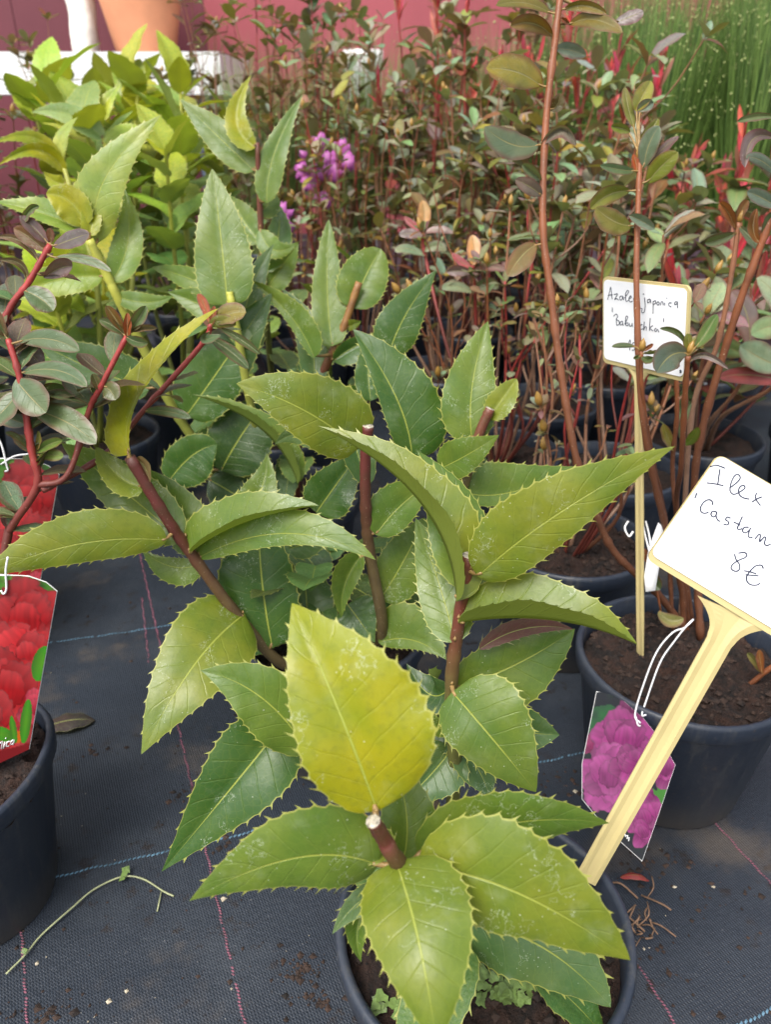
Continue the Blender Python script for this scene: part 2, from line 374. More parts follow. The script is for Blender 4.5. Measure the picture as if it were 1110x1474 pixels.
# ------------------------------------------------------------------ back of the yard
WALL_Y = 4.3
def build_back():
    mb = MB(); mb.box((3.15, WALL_Y + .1, 1.5), (8.0, .2, 3.0))
    w = mb.build('rendered_wall', M_WALL, None, (2.2, WALL_Y, 0), sm=False); tag(w, 'plain red rendered wall behind the tall azaleas', 'wall')
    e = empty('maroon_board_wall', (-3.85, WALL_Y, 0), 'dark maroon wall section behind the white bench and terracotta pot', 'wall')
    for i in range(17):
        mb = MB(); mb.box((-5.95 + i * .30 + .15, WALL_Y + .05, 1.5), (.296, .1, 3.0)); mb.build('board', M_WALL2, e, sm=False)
    # white bench with its legs
    e = empty('white_bench', (-1.3, 3.4, 0), 'bright white display bench along the dark red wall', 'bench')
    mb = MB(); mb.box((-1.95, 3.45, .705), (2.75, .7, .13)); t = mb.build('bench_top', M_WHITE, e, sm=False)
    for x in (-3.2, -1.95, -.65):
        for y in (3.17, 3.73):
            mb = MB(); mb.box((x, y, .3205), (.07, .07, .641)); mb.build('leg', M_RACK, e, sm=False)
    # terracotta pot
    c = P(209, 60, 3.35); c.z = .77
    mb = MB(); mb.lathe(c, [(0, .0), (.115, 0), (.12, .004), (.185, .30), (.189, .33), (.205, .335), (.21, .40), (.206, .41), (.185, .41), (.18, .33), (.11, .03), (0, .03)])
    o = mb.build('terracotta_pot', M_TERRA, None, c); tag(o, 'large empty terracotta flower pot standing on the white bench', 'flower pot')
    # whitewashed post
    c = P(120, 40, 3.35); c.z = .77; mb = MB(); V = []
    k, n = 20, 26
    for i in range(n):
        for j in range(k):
            th = 2 * math.pi * j / k; z = i * .035
            r = .058 + .012 * noise.noise(Vector((math.cos(th) * 1.5, math.sin(th) * 1.5, z * 9))) + .006 * noise.noise(Vector((math.cos(th) * 4, math.sin(th) * 4, z * 22)))
            V.append(c + Vector((r * math.cos(th), r * math.sin(th), z)))
    mb.add(V, [(i * k + j, i * k + (j + 1) % k, (i + 1) * k + (j + 1) % k, (i + 1) * k + j) for i in range(n - 1) for j in range(k)] + [tuple((n - 1) * k + j for j in range(k)), tuple(reversed(range(k)))])
    o = mb.build('plaster_column', M_LIME, None, c); tag(o, 'rough white plaster column on the bench beside the terracotta pot', 'column')
    c = P(523, 80, 3.1); mb = MB(); mb.lathe((c.x, c.y, 0), [(0, .002), (.05, 0), (.055, .01), (.075, .74), (.08, .75), (.08, .80), (.072, .80), (.068, .74), (.05, .72), (0, .72)], 32)
    o = mb.build('white_planter', M_WHITE, None, (c.x, c.y, 0)); tag(o, 'slim tall white planter standing before the red wall', 'planter')
    # metal rack
    x0, x1 = P(272, 40, 3.9).x, P(341, 40, 3.9).x; y0 = P(272, 40, 3.9).y
    e = empty('metal_rack', ((x0 + x1) / 2, y0, 0), 'blue grey metal shelf rack beside the terracotta pot', 'rack')
    for x in (x0, x1):
        mb = MB(); mb.box((x, y0, .8), (.035, .035, 1.6)); mb.build('post', M_RACK, e, sm=False)
    for z in (.45, .92, 1.12, 1.4):
        mb = MB(); mb.box(((x0 + x1) / 2, y0, z), (x1 - x0 - .035, .03, .018)); mb.build('shelf_rail', M_WHITE if z == .92 else M_RACK, e, sm=False)
M_LIME = simple('whitewash', (.72, .70, .64), .85, .15, 25, .6, 60)
build_back()

# ------------------------------------------------------------------ pots and soil
POT_R, POT_H = .095, .155
def pot_parts(e, c, r=POT_R, h=POT_H, seed=0, soil_drop=.018, crumbs=60, sag=0.0):
    rnd = random.Random(seed); c = Vector(c)
    rb = r * .76
    prof = [(0, .003), (rb * .96, .001), (rb, .004), (rb + (r - rb) * .80 - .001, h - .026), (r - .003, h - .022), (r, h - .018), (r + .0012, h - .004), (r, h), (r - .003, h + .0006), (r - .0055, h - .002), (r - .006, h - .02), (rb - .003, .01)]
    mb = MB(); mb.lathe(c, prof, 56)
    for i, v in enumerate(mb.V):
        d = v - c; a = math.atan2(d.y, d.x)
        k = 1 + (.012 + sag) * noise.noise(Vector((math.cos(a) * 1.3 + seed * 3.1, math.sin(a) * 1.3, d.z * 8)))
        mb.V[i] = Vector((c.x + d.x * k, c.y + d.y * k, v.z))
    p = mb.build('pot', M_POT, e, c)
    # soil
    zs = c.z + h - soil_drop; rs = r - .0065; V = [(c.x, c.y, zs)]; nr, k = (34, 100) if crumbs > 80 else (14, 40)
    def hz(x, y): return .007 * noise.noise(Vector((x * 45, y * 45, seed))) + .006 * noise.noise(Vector((x * 130, y * 130, seed + 5))) + .004 * noise.noise(Vector((x * 300, y * 300, seed + 9)))
    V[0] = Vector((c.x, c.y, zs + hz(c.x, c.y)))
    for i in range(1, nr + 1):
        for j in range(k):
            th = 2 * math.pi * j / k; rr = rs * i / nr; x, y = c.x + rr * math.cos(th), c.y + rr * math.sin(th)
            V.append(Vector((x, y, zs + hz(x, y) - (.003 if i == nr else 0))))
    F = [(0, 1 + j, 1 + (j + 1) % k) for j in range(k)]
    F += [(1 + (i - 1) * k + j, 1 + i * k + j, 1 + i * k + (j + 1) % k, 1 + (i - 1) * k + (j + 1) % k) for i in range(1, nr) for j in range(k)]
    mb = MB(); mb.add(V, F); mb.build('soil', M_SOIL, e, c)
    if crumbs:
        mb = MB()
        for i in range(crumbs * 4):
            th, rr = rnd.uniform(0, 6.283), rs * math.sqrt(rnd.random()) * .95
            x, y = c.x + rr * math.cos(th), c.y + rr * math.sin(th); s = rnd.choice([.0008, .0011, .0011, .0016, .0022, .0030, .0042]) * rnd.uniform(.7, 1.3)
            o = Vector((x, y, zs + hz(x, y) + s * .3)); q = [Vector((rnd.uniform(.6, 1.2) * a * s, rnd.uniform(.6, 1.2) * b * s, rnd.uniform(.5, .9) * d * s)) for a, b, d in ((1, 0, 0), (-1, 0, 0), (0, 1, 0), (0, -1, 0), (0, 0, 1), (0, 0, -1))]
            mb.add([o + v for v in q], [(0, 2, 4), (2, 1, 4), (1, 3, 4), (3, 0, 4), (2, 0, 5), (1, 2, 5), (3, 1, 5), (0, 3, 5)])
        o = mb.build('soil_crumbs', M_CRUMB, e, c, sm=False); o['kind'] = 'stuff'
    return zs

# ------------------------------------------------------------------ leaves drawn from the photograph's outlines
STEMS = {}
def leaf_surface(mid, Lv, Rv, n, m, a, b, teeth, tooth_h, cup, rip, rnd):
    """mid(s)->point, Lv/Rv(s)->edge vectors; returns V, F, UV of a leaf blade with toothed margin"""
    V, F, U = [], [], []
    mx = (a / (a + b)) ** a * (b / (a + b)) ** b
    ph1, ph2 = rnd.uniform(0, 6), rnd.uniform(0, 6); fr = rnd.uniform(2.0, 3.2)
    amp = [rnd.uniform(.4, 1.3) for _ in range((teeth or 1) + 2)]; amp2 = [rnd.uniform(.4, 1.3) for _ in range((teeth or 1) + 2)]
    for i in range(n + 1):
        s = i / n; p = (s ** a) * ((1 - s) ** b) / mx if 0 < s < 1 else 0.0
        Mp = mid(s); T = (mid(min(1, s + .02)) - mid(max(0, s - .02))).normalized()
        Lw, Rw = Lv(s), Rv(s); Nn = T.cross(Lw - Rw)
        Nn = Nn.normalized() if Nn.length > 1e-9 else Vector((0, 0, 1))
        saw = 0.0
        if teeth:
            f = (s * teeth) % 1.0; saw = (f ** 1.6 * .085 - .035)
        for j in range(-m, m + 1):
            v = j / m; av = abs(v); W = (Lw if v < 0 else Rw) * p
            sw_ = saw * (amp if v < 0 else amp2)[int(s * teeth)] if teeth else 0
            k = av * (1 + (sw_ if abs(j) == m else sw_ * .5 if abs(j) == m - 1 else 0))
            q = Mp + W * k + Nn * (W.length * (cup * (av - av * av) * 2 + rip * av * av * math.sin(6.283 * fr * s + (ph1 if v < 0 else ph2))))
            V.append(q); U.append((s, .5 + .5 * v))
    w = 2 * m + 1
    for i in range(n):
        for j in range(w - 1):
            F.append((i * w + j, i * w + j + 1, (i + 1) * w + j + 1, (i + 1) * w + j))
    if teeth:
        per = n // teeth
        for k in range(1, teeth + 1):
            i = k * per - 1
            if i >= n - 1 or k / teeth < .07: continue
            for jj in (0, w - 1):
                e0, e1 = V[(i - 1) * w + jj], V[i * w + jj]; inn = V[i * w + (1 if jj == 0 else w - 2)]
                out = (e1 - inn); 
                if out.length < 1e-6: continue
                out.normalize(); fwd = (e1 - e0).normalized()
                h = tooth_h * rnd.uniform(.3, 1.35)
                apex = e1 + out * h * .8 + fwd * h * .75
                V.append(apex); U.append((i / n, 0.0 if jj == 0 else 1.0)); ai = len(V) - 1
                F.append((((i - 1) * w + jj), ai, i * w + jj) if jj else ((i - 1) * w + jj, i * w + jj, ai))
    return V, F, U

def hero_leaf(stem, rgb, base, mid, tip, wl, wr, dl=None, dr=None, bow=0.0, ab=(.55, .95), teeth=13, cup=.10, rip=.045, flip=False, mat=None, pet=True, name='leaf', th=.0024):
    """base, tip: (px, py, depth), mid: (px, py) on the midrib halfway, wl/wr: half widths in photo pixels
    left and right of the base-to-tip run, dl/dr: how much deeper (+) or nearer (-) each margin lies, metres"""
    rnd = random.Random(int(base[0] * 7 + base[1] * 13 + tip[0] * 3 + tip[1]))
    tm = (base[2] + tip[2]) / 2 + bow
    if teeth: wl, wr, ab = wl * 1.02, wr * 1.02, (ab[0], ab[1] + .14)
    A, B, C = np.array(base, float), np.array([mid[0], mid[1], tm]), np.array(tip, float)
    K = 2 * B - (A + C) / 2
    def q(s): return A * (1 - s) ** 2 + 2 * K * s * (1 - s) + C * s * s
    def mp(s): x = q(s); return P(x[0], x[1], x[2])
    if dl is None: dl = rnd.uniform(-.010, .002)
    if dr is None: dr = rnd.uniform(-.010, .002)
    def edge(s, sgn, w, d):
        x = q(s); t = q(min(1, s + .02)) - q(max(0, s - .02)); l = math.hypot(t[0], t[1]) or 1
        nx, ny = t[1] / l, -t[0] / l
        k = sgn * w * x[2] / FPX
        return RT * (nx * k) + DN * (ny * k) + ray(x[0], x[1]).normalized() * d
    n = teeth * 4 if teeth else 20
    V, F, U = leaf_surface(mp, lambda s: edge(s, 1, wl, dl), lambda s: edge(s, -1, wr, dr), n, 5 if teeth else 4, ab[0], ab[1], teeth, th, cup, rip, rnd)
    if flip: F = [tuple(reversed(f)) for f in F]
    b0 = mp(0); mb = MB(); mb.add(V, F, U)
    if pet and stem is not None and STEMS.get(stem):
        pt, dist = None, 9
        pts = STEMS[stem]
        for i in range(len(pts) - 1):
            a_, d_ = pts[i], pts[i + 1] - pts[i]; t_ = max(0, min(1, (b0 - a_).dot(d_) / max(d_.length_squared, 1e-12))); c_ = a_ + d_ * t_
            if (c_ - b0).length < dist: pt, dist = c_, (c_ - b0).length
        if dist > 1e-4:
            dirn = (mp(.05) - b0).normalized(); b1 = b0 + dirn * .004; rr = .0015 if teeth else .0008
            q_ = [pt.lerp(b1, k / 4) + (b0 - pt.lerp(b1, .6)) * (math.sin(math.pi * k / 4) * .45) for k in range(5)]
            mb.tube(q_, [rr * 1.7, rr * 1.15, rr, rr * .9, rr * .6], 6, m=1)
            if teeth and dist < .02:
                bd = pt + (b0 - pt).normalized() * .004 + Vector((0, 0, .003)); sz_ = .0014
                mb.add([bd + Vector(v_) * sz_ for v_ in ((1, 0, 0), (-1, 0, 0), (0, 1, 0), (0, -1, 0), (0, 0, 1.8), (0, 0, -1.8))], [(0, 2, 4), (2, 1, 4), (1, 3, 4), (3, 0, 4), (2, 0, 5), (1, 2, 5), (3, 1, 5), (0, 3, 5)], None, 1)
    o = mb.build(name, [mat or M_HOLLY, M_PET], stem, b0, rgb); return o

def hero_stem(plant, pts, r0, r1, mat, cut=True, name='stem', knob=.012, k=10):
    """pts run from the foot up: (px, py, depth) or Vector"""
    q = smooth([P(*p) if not isinstance(p, Vector) else p for p in pts], 8); n = len(q)
    L_ = 0; rad = []
    for i in range(n):
        if i: L_ += (q[i] - q[i - 1]).length
        f = i / (n - 1); b = math.exp(-((L_ / knob) % 1.0 - .5) ** 2 * 90) * (.12 if r0 > .0042 else .3) if knob else 0
        rad.append((r0 + (r1 - r0) * f) * (1 + b + .04 * math.sin(i * 2.3)))
    if cut: rad[-1] *= 1.08
    mb = MB(); mb.tube(q, rad, k, 1 if cut else None)
    o = mb.build(name, [mat, M_PITH], plant, q[0]); STEMS[o] = q
    return o

YB, YG, MG, DG, BG, VD = (.25, .26, .008), (.150, .190, .020), (.105, .168, .024), (.042, .10, .015), (.085, .150, .048), (.030, .072, .016)  # BG has the shade on low leaves put into its colour
def plant(name, label, xy, cat='potted plant', group=None, seed=0, **kw):
    c = Vector((xy[0], xy[1], -.002)); e = empty(name, c, label, cat, group)
    zs = pot_parts(e, c, seed=seed, **kw); return e, zs

# ================================================================== hollies in front
POT1, POT2, POT3, POT4 = (.063, .316), (-.053, .64), (-.13, .93), (-.17, 1.17)
h1, z1 = plant('potted_holly', 'holly with big glossy spiny leaves in the pot holding the large price label', POT1, group=None, seed=1, crumbs=160)
sA = hero_stem(h1, [Vector((.045, .388, .128)), (655, 1115, .532), (650, 990, .497), (660, 900, .474), (675, 799, .45)], .0052, .0036, M_STEM_OLIVE)
sD = hero_stem(h1, [Vector((.05, .345, .128)), (640, 1300, .44), (577, 1244, .347), (553, 1208, .332), (537, 1182, .322)], .0046, .0031, M_STEM_RED)
sK = hero_stem(h1, [Vector((.02, .37, .128)), (622, 1170, .545), (612, 1155, .535)], .0065, .0058, M_BARK, cut=False)
# around the near shoot
hero_leaf(sD, YB, (543, 1168, .328), (484, 1015), (420, 868, .335), 74, 118, -.006, -.012, -.012, ab=(.5, .84), teeth=15)
hero_leaf(sD, YG, (570, 1240, .343), (604, 1362), (630, 1512, .300), 88, 72, .004, .006, -.012, ab=(.42, .85), teeth=15)
hero_leaf(sD, YG, (600, 1246, .350), (745, 1285), (908, 1382, .338), 92, 68, -.004, .006, -.012, ab=(.55, .80), teeth=15)
hero_leaf(sD, MG, (545, 1246, .352), (425, 1235), (272, 1297, .345), 48, 72, .006, -.004, -.010, ab=(.5, .9), teeth=15)
hero_leaf(sD, MG, (600, 1228, .365), (735, 1185), (878, 1185, .372), 50, 42, -.004, .006, -.010, ab=(.5, .9), teeth=15)
hero_leaf(sD, MG, (578, 1246, .37), (585, 1170), (560, 1085, .38), 40, 45, teeth=12)
hero_leaf(sD, YG, (560, 1235, .352), (520, 1205), (455, 1180, .365), 30, 30, teeth=11)
# low leaves of the pot, shade put into the darker greens
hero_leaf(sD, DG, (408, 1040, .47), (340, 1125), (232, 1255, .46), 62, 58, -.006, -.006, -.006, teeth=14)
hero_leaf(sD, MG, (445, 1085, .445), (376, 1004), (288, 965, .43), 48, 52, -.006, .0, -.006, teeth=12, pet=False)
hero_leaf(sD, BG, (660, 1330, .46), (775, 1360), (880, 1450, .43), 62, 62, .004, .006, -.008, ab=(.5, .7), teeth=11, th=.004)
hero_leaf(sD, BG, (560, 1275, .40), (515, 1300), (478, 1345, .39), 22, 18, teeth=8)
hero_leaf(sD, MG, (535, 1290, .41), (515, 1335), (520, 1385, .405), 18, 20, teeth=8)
hero_leaf(sA, BG, (652, 1075, .53), (620, 1115), (570, 1165, .52), 45, 40, teeth=11)
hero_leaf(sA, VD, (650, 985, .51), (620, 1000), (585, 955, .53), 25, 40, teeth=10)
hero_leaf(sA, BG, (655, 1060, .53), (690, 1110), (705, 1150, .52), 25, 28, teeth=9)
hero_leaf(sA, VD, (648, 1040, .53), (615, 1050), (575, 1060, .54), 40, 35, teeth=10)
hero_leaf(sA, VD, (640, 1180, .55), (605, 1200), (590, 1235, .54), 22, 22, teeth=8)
# up the tall shoot
hero_leaf(sA, YG, (657, 866, .455), (603, 722), (457, 613, .47), -22, 60, -.018, .004, -.006, ab=(.5, .9), teeth=17, cup=.02)
hero_leaf(sA, YG, (688, 830, .448), (806, 738), (973, 642, .415), 60, 42, -.004, .004, -.010, ab=(.5, .92), teeth=18)
hero_leaf(sA, MG, (672, 850, .475), (655, 745), (600, 648, .49), 45, 45, -.004, .004, .004, teeth=14)
hero_leaf(sA, MG, (655, 925, .476), (632, 840), (598, 745, .50), 35, 38, .0, -.004, .006, ab=(.5, .85), teeth=14)
hero_leaf(sA, MG, (668, 880, .480), (705, 840), (735, 790, .50), 36, 34, .004, .004, .004, teeth=11)
hero_leaf(sA, YG, (660, 897, .466), (795, 893), (918, 928, .435), 64, -24, .006, -.016, -.010, ab=(.45, .8), teeth=15, cup=.02)
hero_leaf(sA, MG, (655, 990, .500), (745, 955), (828, 905, .505), 42, 62, -.004, .0, .004, ab=(.45, .8), teeth=13)
hero_leaf(sA, (.10, .045, .04), (690, 935, .492), (755, 905), (826, 906, .500), 16, 12, -.002, -.002, ab=(.6, .8), teeth=9, mat=M_BARE, pet=False, name='withered_leaf_edge')
hero_leaf(sA, MG, (651, 996, .487), (708, 1062), (772, 1140, .47), 72, 52, -.004, .004, -.010, ab=(.42, .75), teeth=13)
hero_leaf(sA, BG, (700, 1050, .52), (760, 1055), (806, 1058, .52), 38, 32, teeth=9)
hero_leaf(sA, MG, (650, 1050, .515), (628, 1045), (615, 1018, .51), 12, 14, teeth=0, cup=.05)
def liverwort(e, c, n, seed, pxs=None):
    rnd = random.Random(seed); mb = MB()
    for i in range(n):
        if pxs: x, y = pxs[i % len(pxs)]; o = Gz(x + rnd.uniform(-26, 26), y + rnd.uniform(-14, 14), .139)
        else:
            th, rr = rnd.uniform(0, 6.283), .085 * math.sqrt(rnd.random()); o = Vector((c[0] + rr * math.cos(th), c[1] + rr * math.sin(th), .139))
        if (o.xy - Vector(c)).length > .086: continue
        s = rnd.uniform(.0022, .0052); k = 9; tilt = Vector((rnd.uniform(-.4, .4), rnd.uniform(-.4, .4), 1)).normalized()
        a = tilt.orthogonal().normalized(); b = tilt.cross(a); z = rnd.uniform(-.002, .004)
        V = [o + Vector((0, 0, z))] + [o + Vector((0, 0, z)) + (a * math.cos(6.283 * j / k) + b * math.sin(6.283 * j / k)) * s * (1.15 if j % 3 else .7) * rnd.uniform(.85, 1.1) + tilt * s * (.18 if j % 3 else .05) for j in range(k)]
        mb.add(V, [(0, 1 + j, 1 + (j + 1) % k) for j in range(k)])
    if mb.V: o = mb.build('liverwort', M_LIVER, e); o['kind'] = 'stuff'
liverwort(h1, POT1, 130, 3, [(700, 1425), (740, 1430), (790, 1420), (845, 1430), (690, 1370), (720, 1400), (610, 1195), (820, 1400), (565, 1450)])

h2, z2 = plant('potted_holly', 'holly with cut red-brown shoots in the pot behind the large price label plant', POT2, seed=2, crumbs=90)
sC = hero_stem(h2, [Vector((-.06, .615, .128)), (410, 957, .71), (345, 890, .675), (275, 797, .64), (240, 747, .618), (186, 658, .59)], .0052, .0045, M_STEM_RED, cut=False)
sB = hero_stem(h2, [Vector((-.045, .66, .128)), (549, 918, .70), (533, 800, .66), (527, 740, .64), (526, 660, .615), (530, 613, .60)], .0055, .0042, M_STEM_RED)
sE = hero_stem(h2, [Vector((-.02, .665, .128)), (640, 760, .69), (688, 630, .655), (706, 588, .645)], .0048, .0040, M_STEM_OLIVE)
hero_leaf(sC, YG, (240, 778, .617), (113, 783), (-18, 826, .585), 28, 46, .006, -.004, -.008, ab=(.55, .62), teeth=15)
hero_leaf(sC, MG, (262, 778, .632), (175, 705), (88, 638, .63), 36, 42, -.004, .006, .004, ab=(.5, .8), teeth=13)
hero_leaf(sC, MG, (278, 800, .645), (258, 740), (214, 676, .655), 30, 38, .004, .0, .004, ab=(.45, .8), teeth=11)
hero_leaf(sC, YB, (186, 655, .588), (203, 560), (314, 444, .585), 32, 4, .010, -.006, -.006, ab=(.30, .62), teeth=14, cup=.0, th=.003)
hero_leaf(sC, YG, (206, 700, .603), (170, 685), (138, 643, .605), 22, 20, teeth=9, ab=(.5, .6))
hero_leaf(sC, (.20, .13, .06), (195, 660, .597), (208, 672), (216, 695, .60), 8, 7, teeth=0, mat=M_BARE, name='withered_leaf')
hero_leaf(sC, MG, (272, 797, .634), (352, 752), (459, 728, .60), 46, -8, .006, -.016, -.008, ab=(.5, .75), teeth=13, cup=.02)
hero_leaf(sC, MG, (285, 803, .644), (415, 768), (541, 806, .59), 40, 18, .004, -.002, -.012, ab=(.5, .8), teeth=15)
hero_leaf(sC, DG, (392, 932, .69), (377, 835), (372, 735, .68), 68, 50, -.004, .004, -.004, ab=(.42, .6), teeth=13)
hero_leaf(sC, MG, (288, 812, .65), (245, 815), (203, 790, .66), 26, 14, teeth=10)
hero_leaf(sC, YG, (352, 884, .675), (277, 960), (203, 1086, .60), 60, 62, -.004, .004, -.016, ab=(.40, .85), teeth=15)
hero_leaf(sC, MG, (345, 740, .66), (375, 705), (384, 652, .665), 26, 26, teeth=10, pet=False)
hero_leaf(sB, YG, (517, 645, .61), (433, 588), (340, 552, .565), 42, 62, .0, -.002, -.012, ab=(.36, .78), teeth=13)
hero_leaf(sB, DG, (455, 738, .69), (482, 700), (522, 645, .68), 36, 36, teeth=11, pet=False)
hero_leaf(sB, MG, (541, 770, .645), (580, 725), (630, 690, .65), 38, 28, teeth=11)
hero_leaf(sB, MG, (547, 864, .68), (585, 800), (612, 745, .68), 34, 40, ab=(.45, .7), teeth=11)
hero_leaf(sB, MG, (522, 798, .66), (497, 840), (492, 890, .67), 16, 22, teeth=11)
hero_leaf(sB, MG, (545, 925, .695), (595, 922), (643, 950, .66), 52, 14, teeth=11, pet=False)
hero_leaf(sB, DG, (540, 905, .70), (575, 890), (620, 915, .70), 25, 35, teeth=9)
hero_leaf(sB, DG, (500, 870, .70), (515, 890), (540, 925, .69), 35, 30, teeth=9, pet=False)
hero_leaf(sB, BG, (440, 900, .72), (440, 850), (430, 810, .73), 38, 40, teeth=9, pet=False)
hero_leaf(sB, BG, (415, 790, .74), (450, 775), (480, 745, .73), 22, 22, teeth=9, pet=False)
hero_leaf(sB, BG, (620, 890, .72), (605, 860), (600, 820, .72), 20, 30, teeth=9, pet=False)
hero_leaf(sB, DG, (530, 700, .66), (505, 615), (500, 560, .68), 22, 26, teeth=9)
hero_leaf(sB, BG, (500, 650, .70), (440, 625), (395, 640, .72), 20, 22, teeth=9, pet=False)
hero_leaf(sE, MG, (680, 634, .66), (680, 555), (703, 462, .66), 42, 38, -.004, -.002, -.004, ab=(.45, .8), teeth=13)
hero_leaf(sE, YG, (703, 602, .652), (722, 576), (744, 545, .645), 18, 20, teeth=9, ab=(.5, .55))
hero_leaf(sE, MG, (632, 675, .66), (672, 655), (719, 626, .62), 30, 26, teeth=10, pet=False)
hero_leaf(sE, MG, (668, 708, .67), (735, 709), (835, 672, .68), 48, 16, teeth=13, ab=(.45, .8))
hero_leaf(sE, DG, (593, 660, .69), (570, 572), (508, 474, .68), 26, 60, -.006, .0, -.006, ab=(.45, .75), teeth=15)
hero_leaf(sE, BG, (700, 660, .70), (660, 690), (630, 740, .69), 30, 20, teeth=9)
hero_leaf(sE, DG, (640, 740, .70), (680, 760), (718, 800, .70), 30, 30, teeth=9, pet=False)

h3, z3 = plant('potted_holly', 'tall holly with dark lower leaves and a yellow shoot beside the red-stemmed azalea', POT3, seed=3, crumbs=0)
sF = hero_stem(h3, [Vector((-.12, .92, .128)), (430, 620, .93), (470, 525, .88), (492, 478, .865), (517, 406, .85)], .0055, .0040, M_STEM_ORANGE)
sI = hero_stem(h3, [Vector((-.14, .92, .128)), (317, 694, .92), (287, 645, .90), (247, 584, .87), (200, 490, .83), (169, 429, .80), (155, 400, .79), (128, 345, .77)], .0060, .0042, M_STEM_YEL, cut=False)
sG = hero_stem(h3, [Vector((-.135, .94, .128)), (370, 620, .88), (338, 460, .81), (330, 420, .80)], .0050, .0036, M_STEM_YEL)
hero_leaf(sF, MG, (479, 498, .862), (471, 420), (473, 316, .86), 24, 26, -.002, -.002, .002, ab=(.35, .62), teeth=16)
hero_leaf(sF, MG, (508, 444, .86), (524, 402), (548, 358, .865), 36, 34, teeth=12, ab=(.45, .42))
hero_leaf(sF, DG, (560, 512, .83), (583, 455), (629, 388, .81), 34, 30, -.002, .002, teeth=14, pet=False)
hero_leaf(sF, DG, (534, 577, .82), (530, 530), (532, 480, .82), 20, 24, teeth=10, pet=False)
hero_leaf(sF, YG, (498, 470, .863), (508, 468), (520, 462, .86), 9, 7, teeth=0)
hero_leaf(sF, DG, (480, 520, .87), (520, 495), (560, 490, .87), 14, 22, teeth=10)
hero_leaf(sF, MG, (452, 515, .84), (418, 455), (360, 402, .83), 10, 24, .0, -.01, teeth=13)
hero_leaf(sF, BG, (450, 560, .88), (445, 480), (405, 415, .90), 22, 22, teeth=12)
hero_leaf(sF, DG, (455, 600, .86), (500, 570), (550, 565, .85), 16, 26, teeth=10)
hero_leaf(sI, DG, (268, 598, .86), (322, 522), (391, 422, .83), 46, 44, -.004, .0, -.004, ab=(.4, .72), teeth=15)
hero_leaf(sI, VD, (318, 678, .88), (345, 630), (385, 575, .87), 44, 50, ab=(.4, .45), teeth=12)
hero_leaf(sI, MG, (428, 696, .82), (375, 618), (276, 568, .80), -14, 26, -.014, .0, -.004, ab=(.5, .9), teeth=15, pet=False)
hero_leaf(sI, DG, (243, 692, .86), (277, 655), (312, 640, .84), 30, 40, ab=(.4, .5), teeth=11)
hero_leaf(sI, DG, (215, 560, .86), (130, 530), (50, 490, .84), 28, 38, teeth=15, ab=(.42, .7))
hero_leaf(sI, BG, (265, 600, .88), (300, 560), (330, 545, .89), 22, 22, teeth=9)
hero_leaf(sI, BG, (320, 690, .91), (360, 690), (400, 700, .90), 25, 25, teeth=9)
hero_leaf(sI, BG, (280, 650, .9), (310, 630), (330, 600, .9), 22, 22, teeth=9)
hero_leaf(sI, VD, (300, 690, .90), (350, 720), (400, 760, .88), 32, 32, teeth=9)
hero_leaf(sI, (.24, .30, .05), (142, 349, .782), (148, 262), (231, 166, .76), 38, 36, -.004, .002, -.006, ab=(.5, .85), teeth=16)
hero_leaf(sI, (.15, .23, .03), (160, 405, .795), (184, 345), (178, 270, .80), 24, 24, teeth=13)
hero_leaf(sI, YB, (122, 325, .772), (100, 290), (66, 279, .76), 26, 22, teeth=11, ab=(.45, .45))
hero_leaf(sI, YB, (128, 340, .772), (132, 300), (128, 235, .775), 16, 14, teeth=11)
hero_leaf(sI, (.19, .27, .04), (122, 333, .775), (62, 308), (-10, 290, .76), 12, 26, teeth=14)
hero_leaf(sI, (.20, .27, .025), (148, 398, .79), (75, 405), (-5, 440, .77), 24, 26, teeth=14)
hero_leaf(sI, MG, (165, 425, .80), (210, 435), (250, 425, .79), 14, 14, teeth=9)
hero_leaf(sG, MG, (327, 440, .805), (318, 345), (305, 243, .80), 42, 42, -.003, -.003, -.003, ab=(.34, .72), teeth=17)
hero_leaf(sG, MG, (340, 470, .82), (290, 440), (240, 420, .83), 20, 28, teeth=12)
hero_leaf(sG, MG, (335, 430, .81), (270, 400), (218, 385, .84), 18, 18, teeth=12)
hero_leaf(sG, BG, (345, 500, .83), (360, 420), (395, 350, .86), 22, 22, teeth=12)
hero_leaf(sG, MG, (350, 520, .84), (360, 460), (360, 400, .86), 20, 24, teeth=12)

h4, z4 = plant('potted_holly', 'holly with three upright leaves on a slim shoot before the blooming azalea', POT4, seed=4, crumbs=0)
sH = hero_stem(h4, [Vector((-.17, 1.15, .128)), (385, 480, 1.02), (376, 340, .98), (370, 205, .93)], .0048, .0030, M_STEM_OLIVE, cut=False)
hero_leaf(sH, YB, (368, 212, .93), (340, 170), (362, 107, .93), 18, 16, teeth=11, cup=.1)
hero_leaf(sH, MG, (366, 246, .945), (312, 195), (258, 142, .94), 22, 28, teeth=14)
hero_leaf(sH, MG, (384, 292, .95), (395, 220), (436, 136, .93), 20, 20, teeth=14)
hero_leaf(sH, MG, (374, 330, .97), (395, 360), (430, 348, .95), 18, 14, teeth=12)
hero_leaf(sH, MG, (375, 350, .98), (345, 310), (330, 280, 1.0), 22, 22, teeth=12)
hero_leaf(sH, BG, (378, 390, .99), (400, 340), (398, 290, 1.02), 20, 22, teeth=12)
hero_leaf(sH, MG, (380, 420, 1.0), (405, 385), (430, 350, .98), 20, 22, teeth=12)
hero_leaf(sH, MG, (376, 300, .97), (386, 290), (380, 250, 1.0), 12, 18, teeth=10)

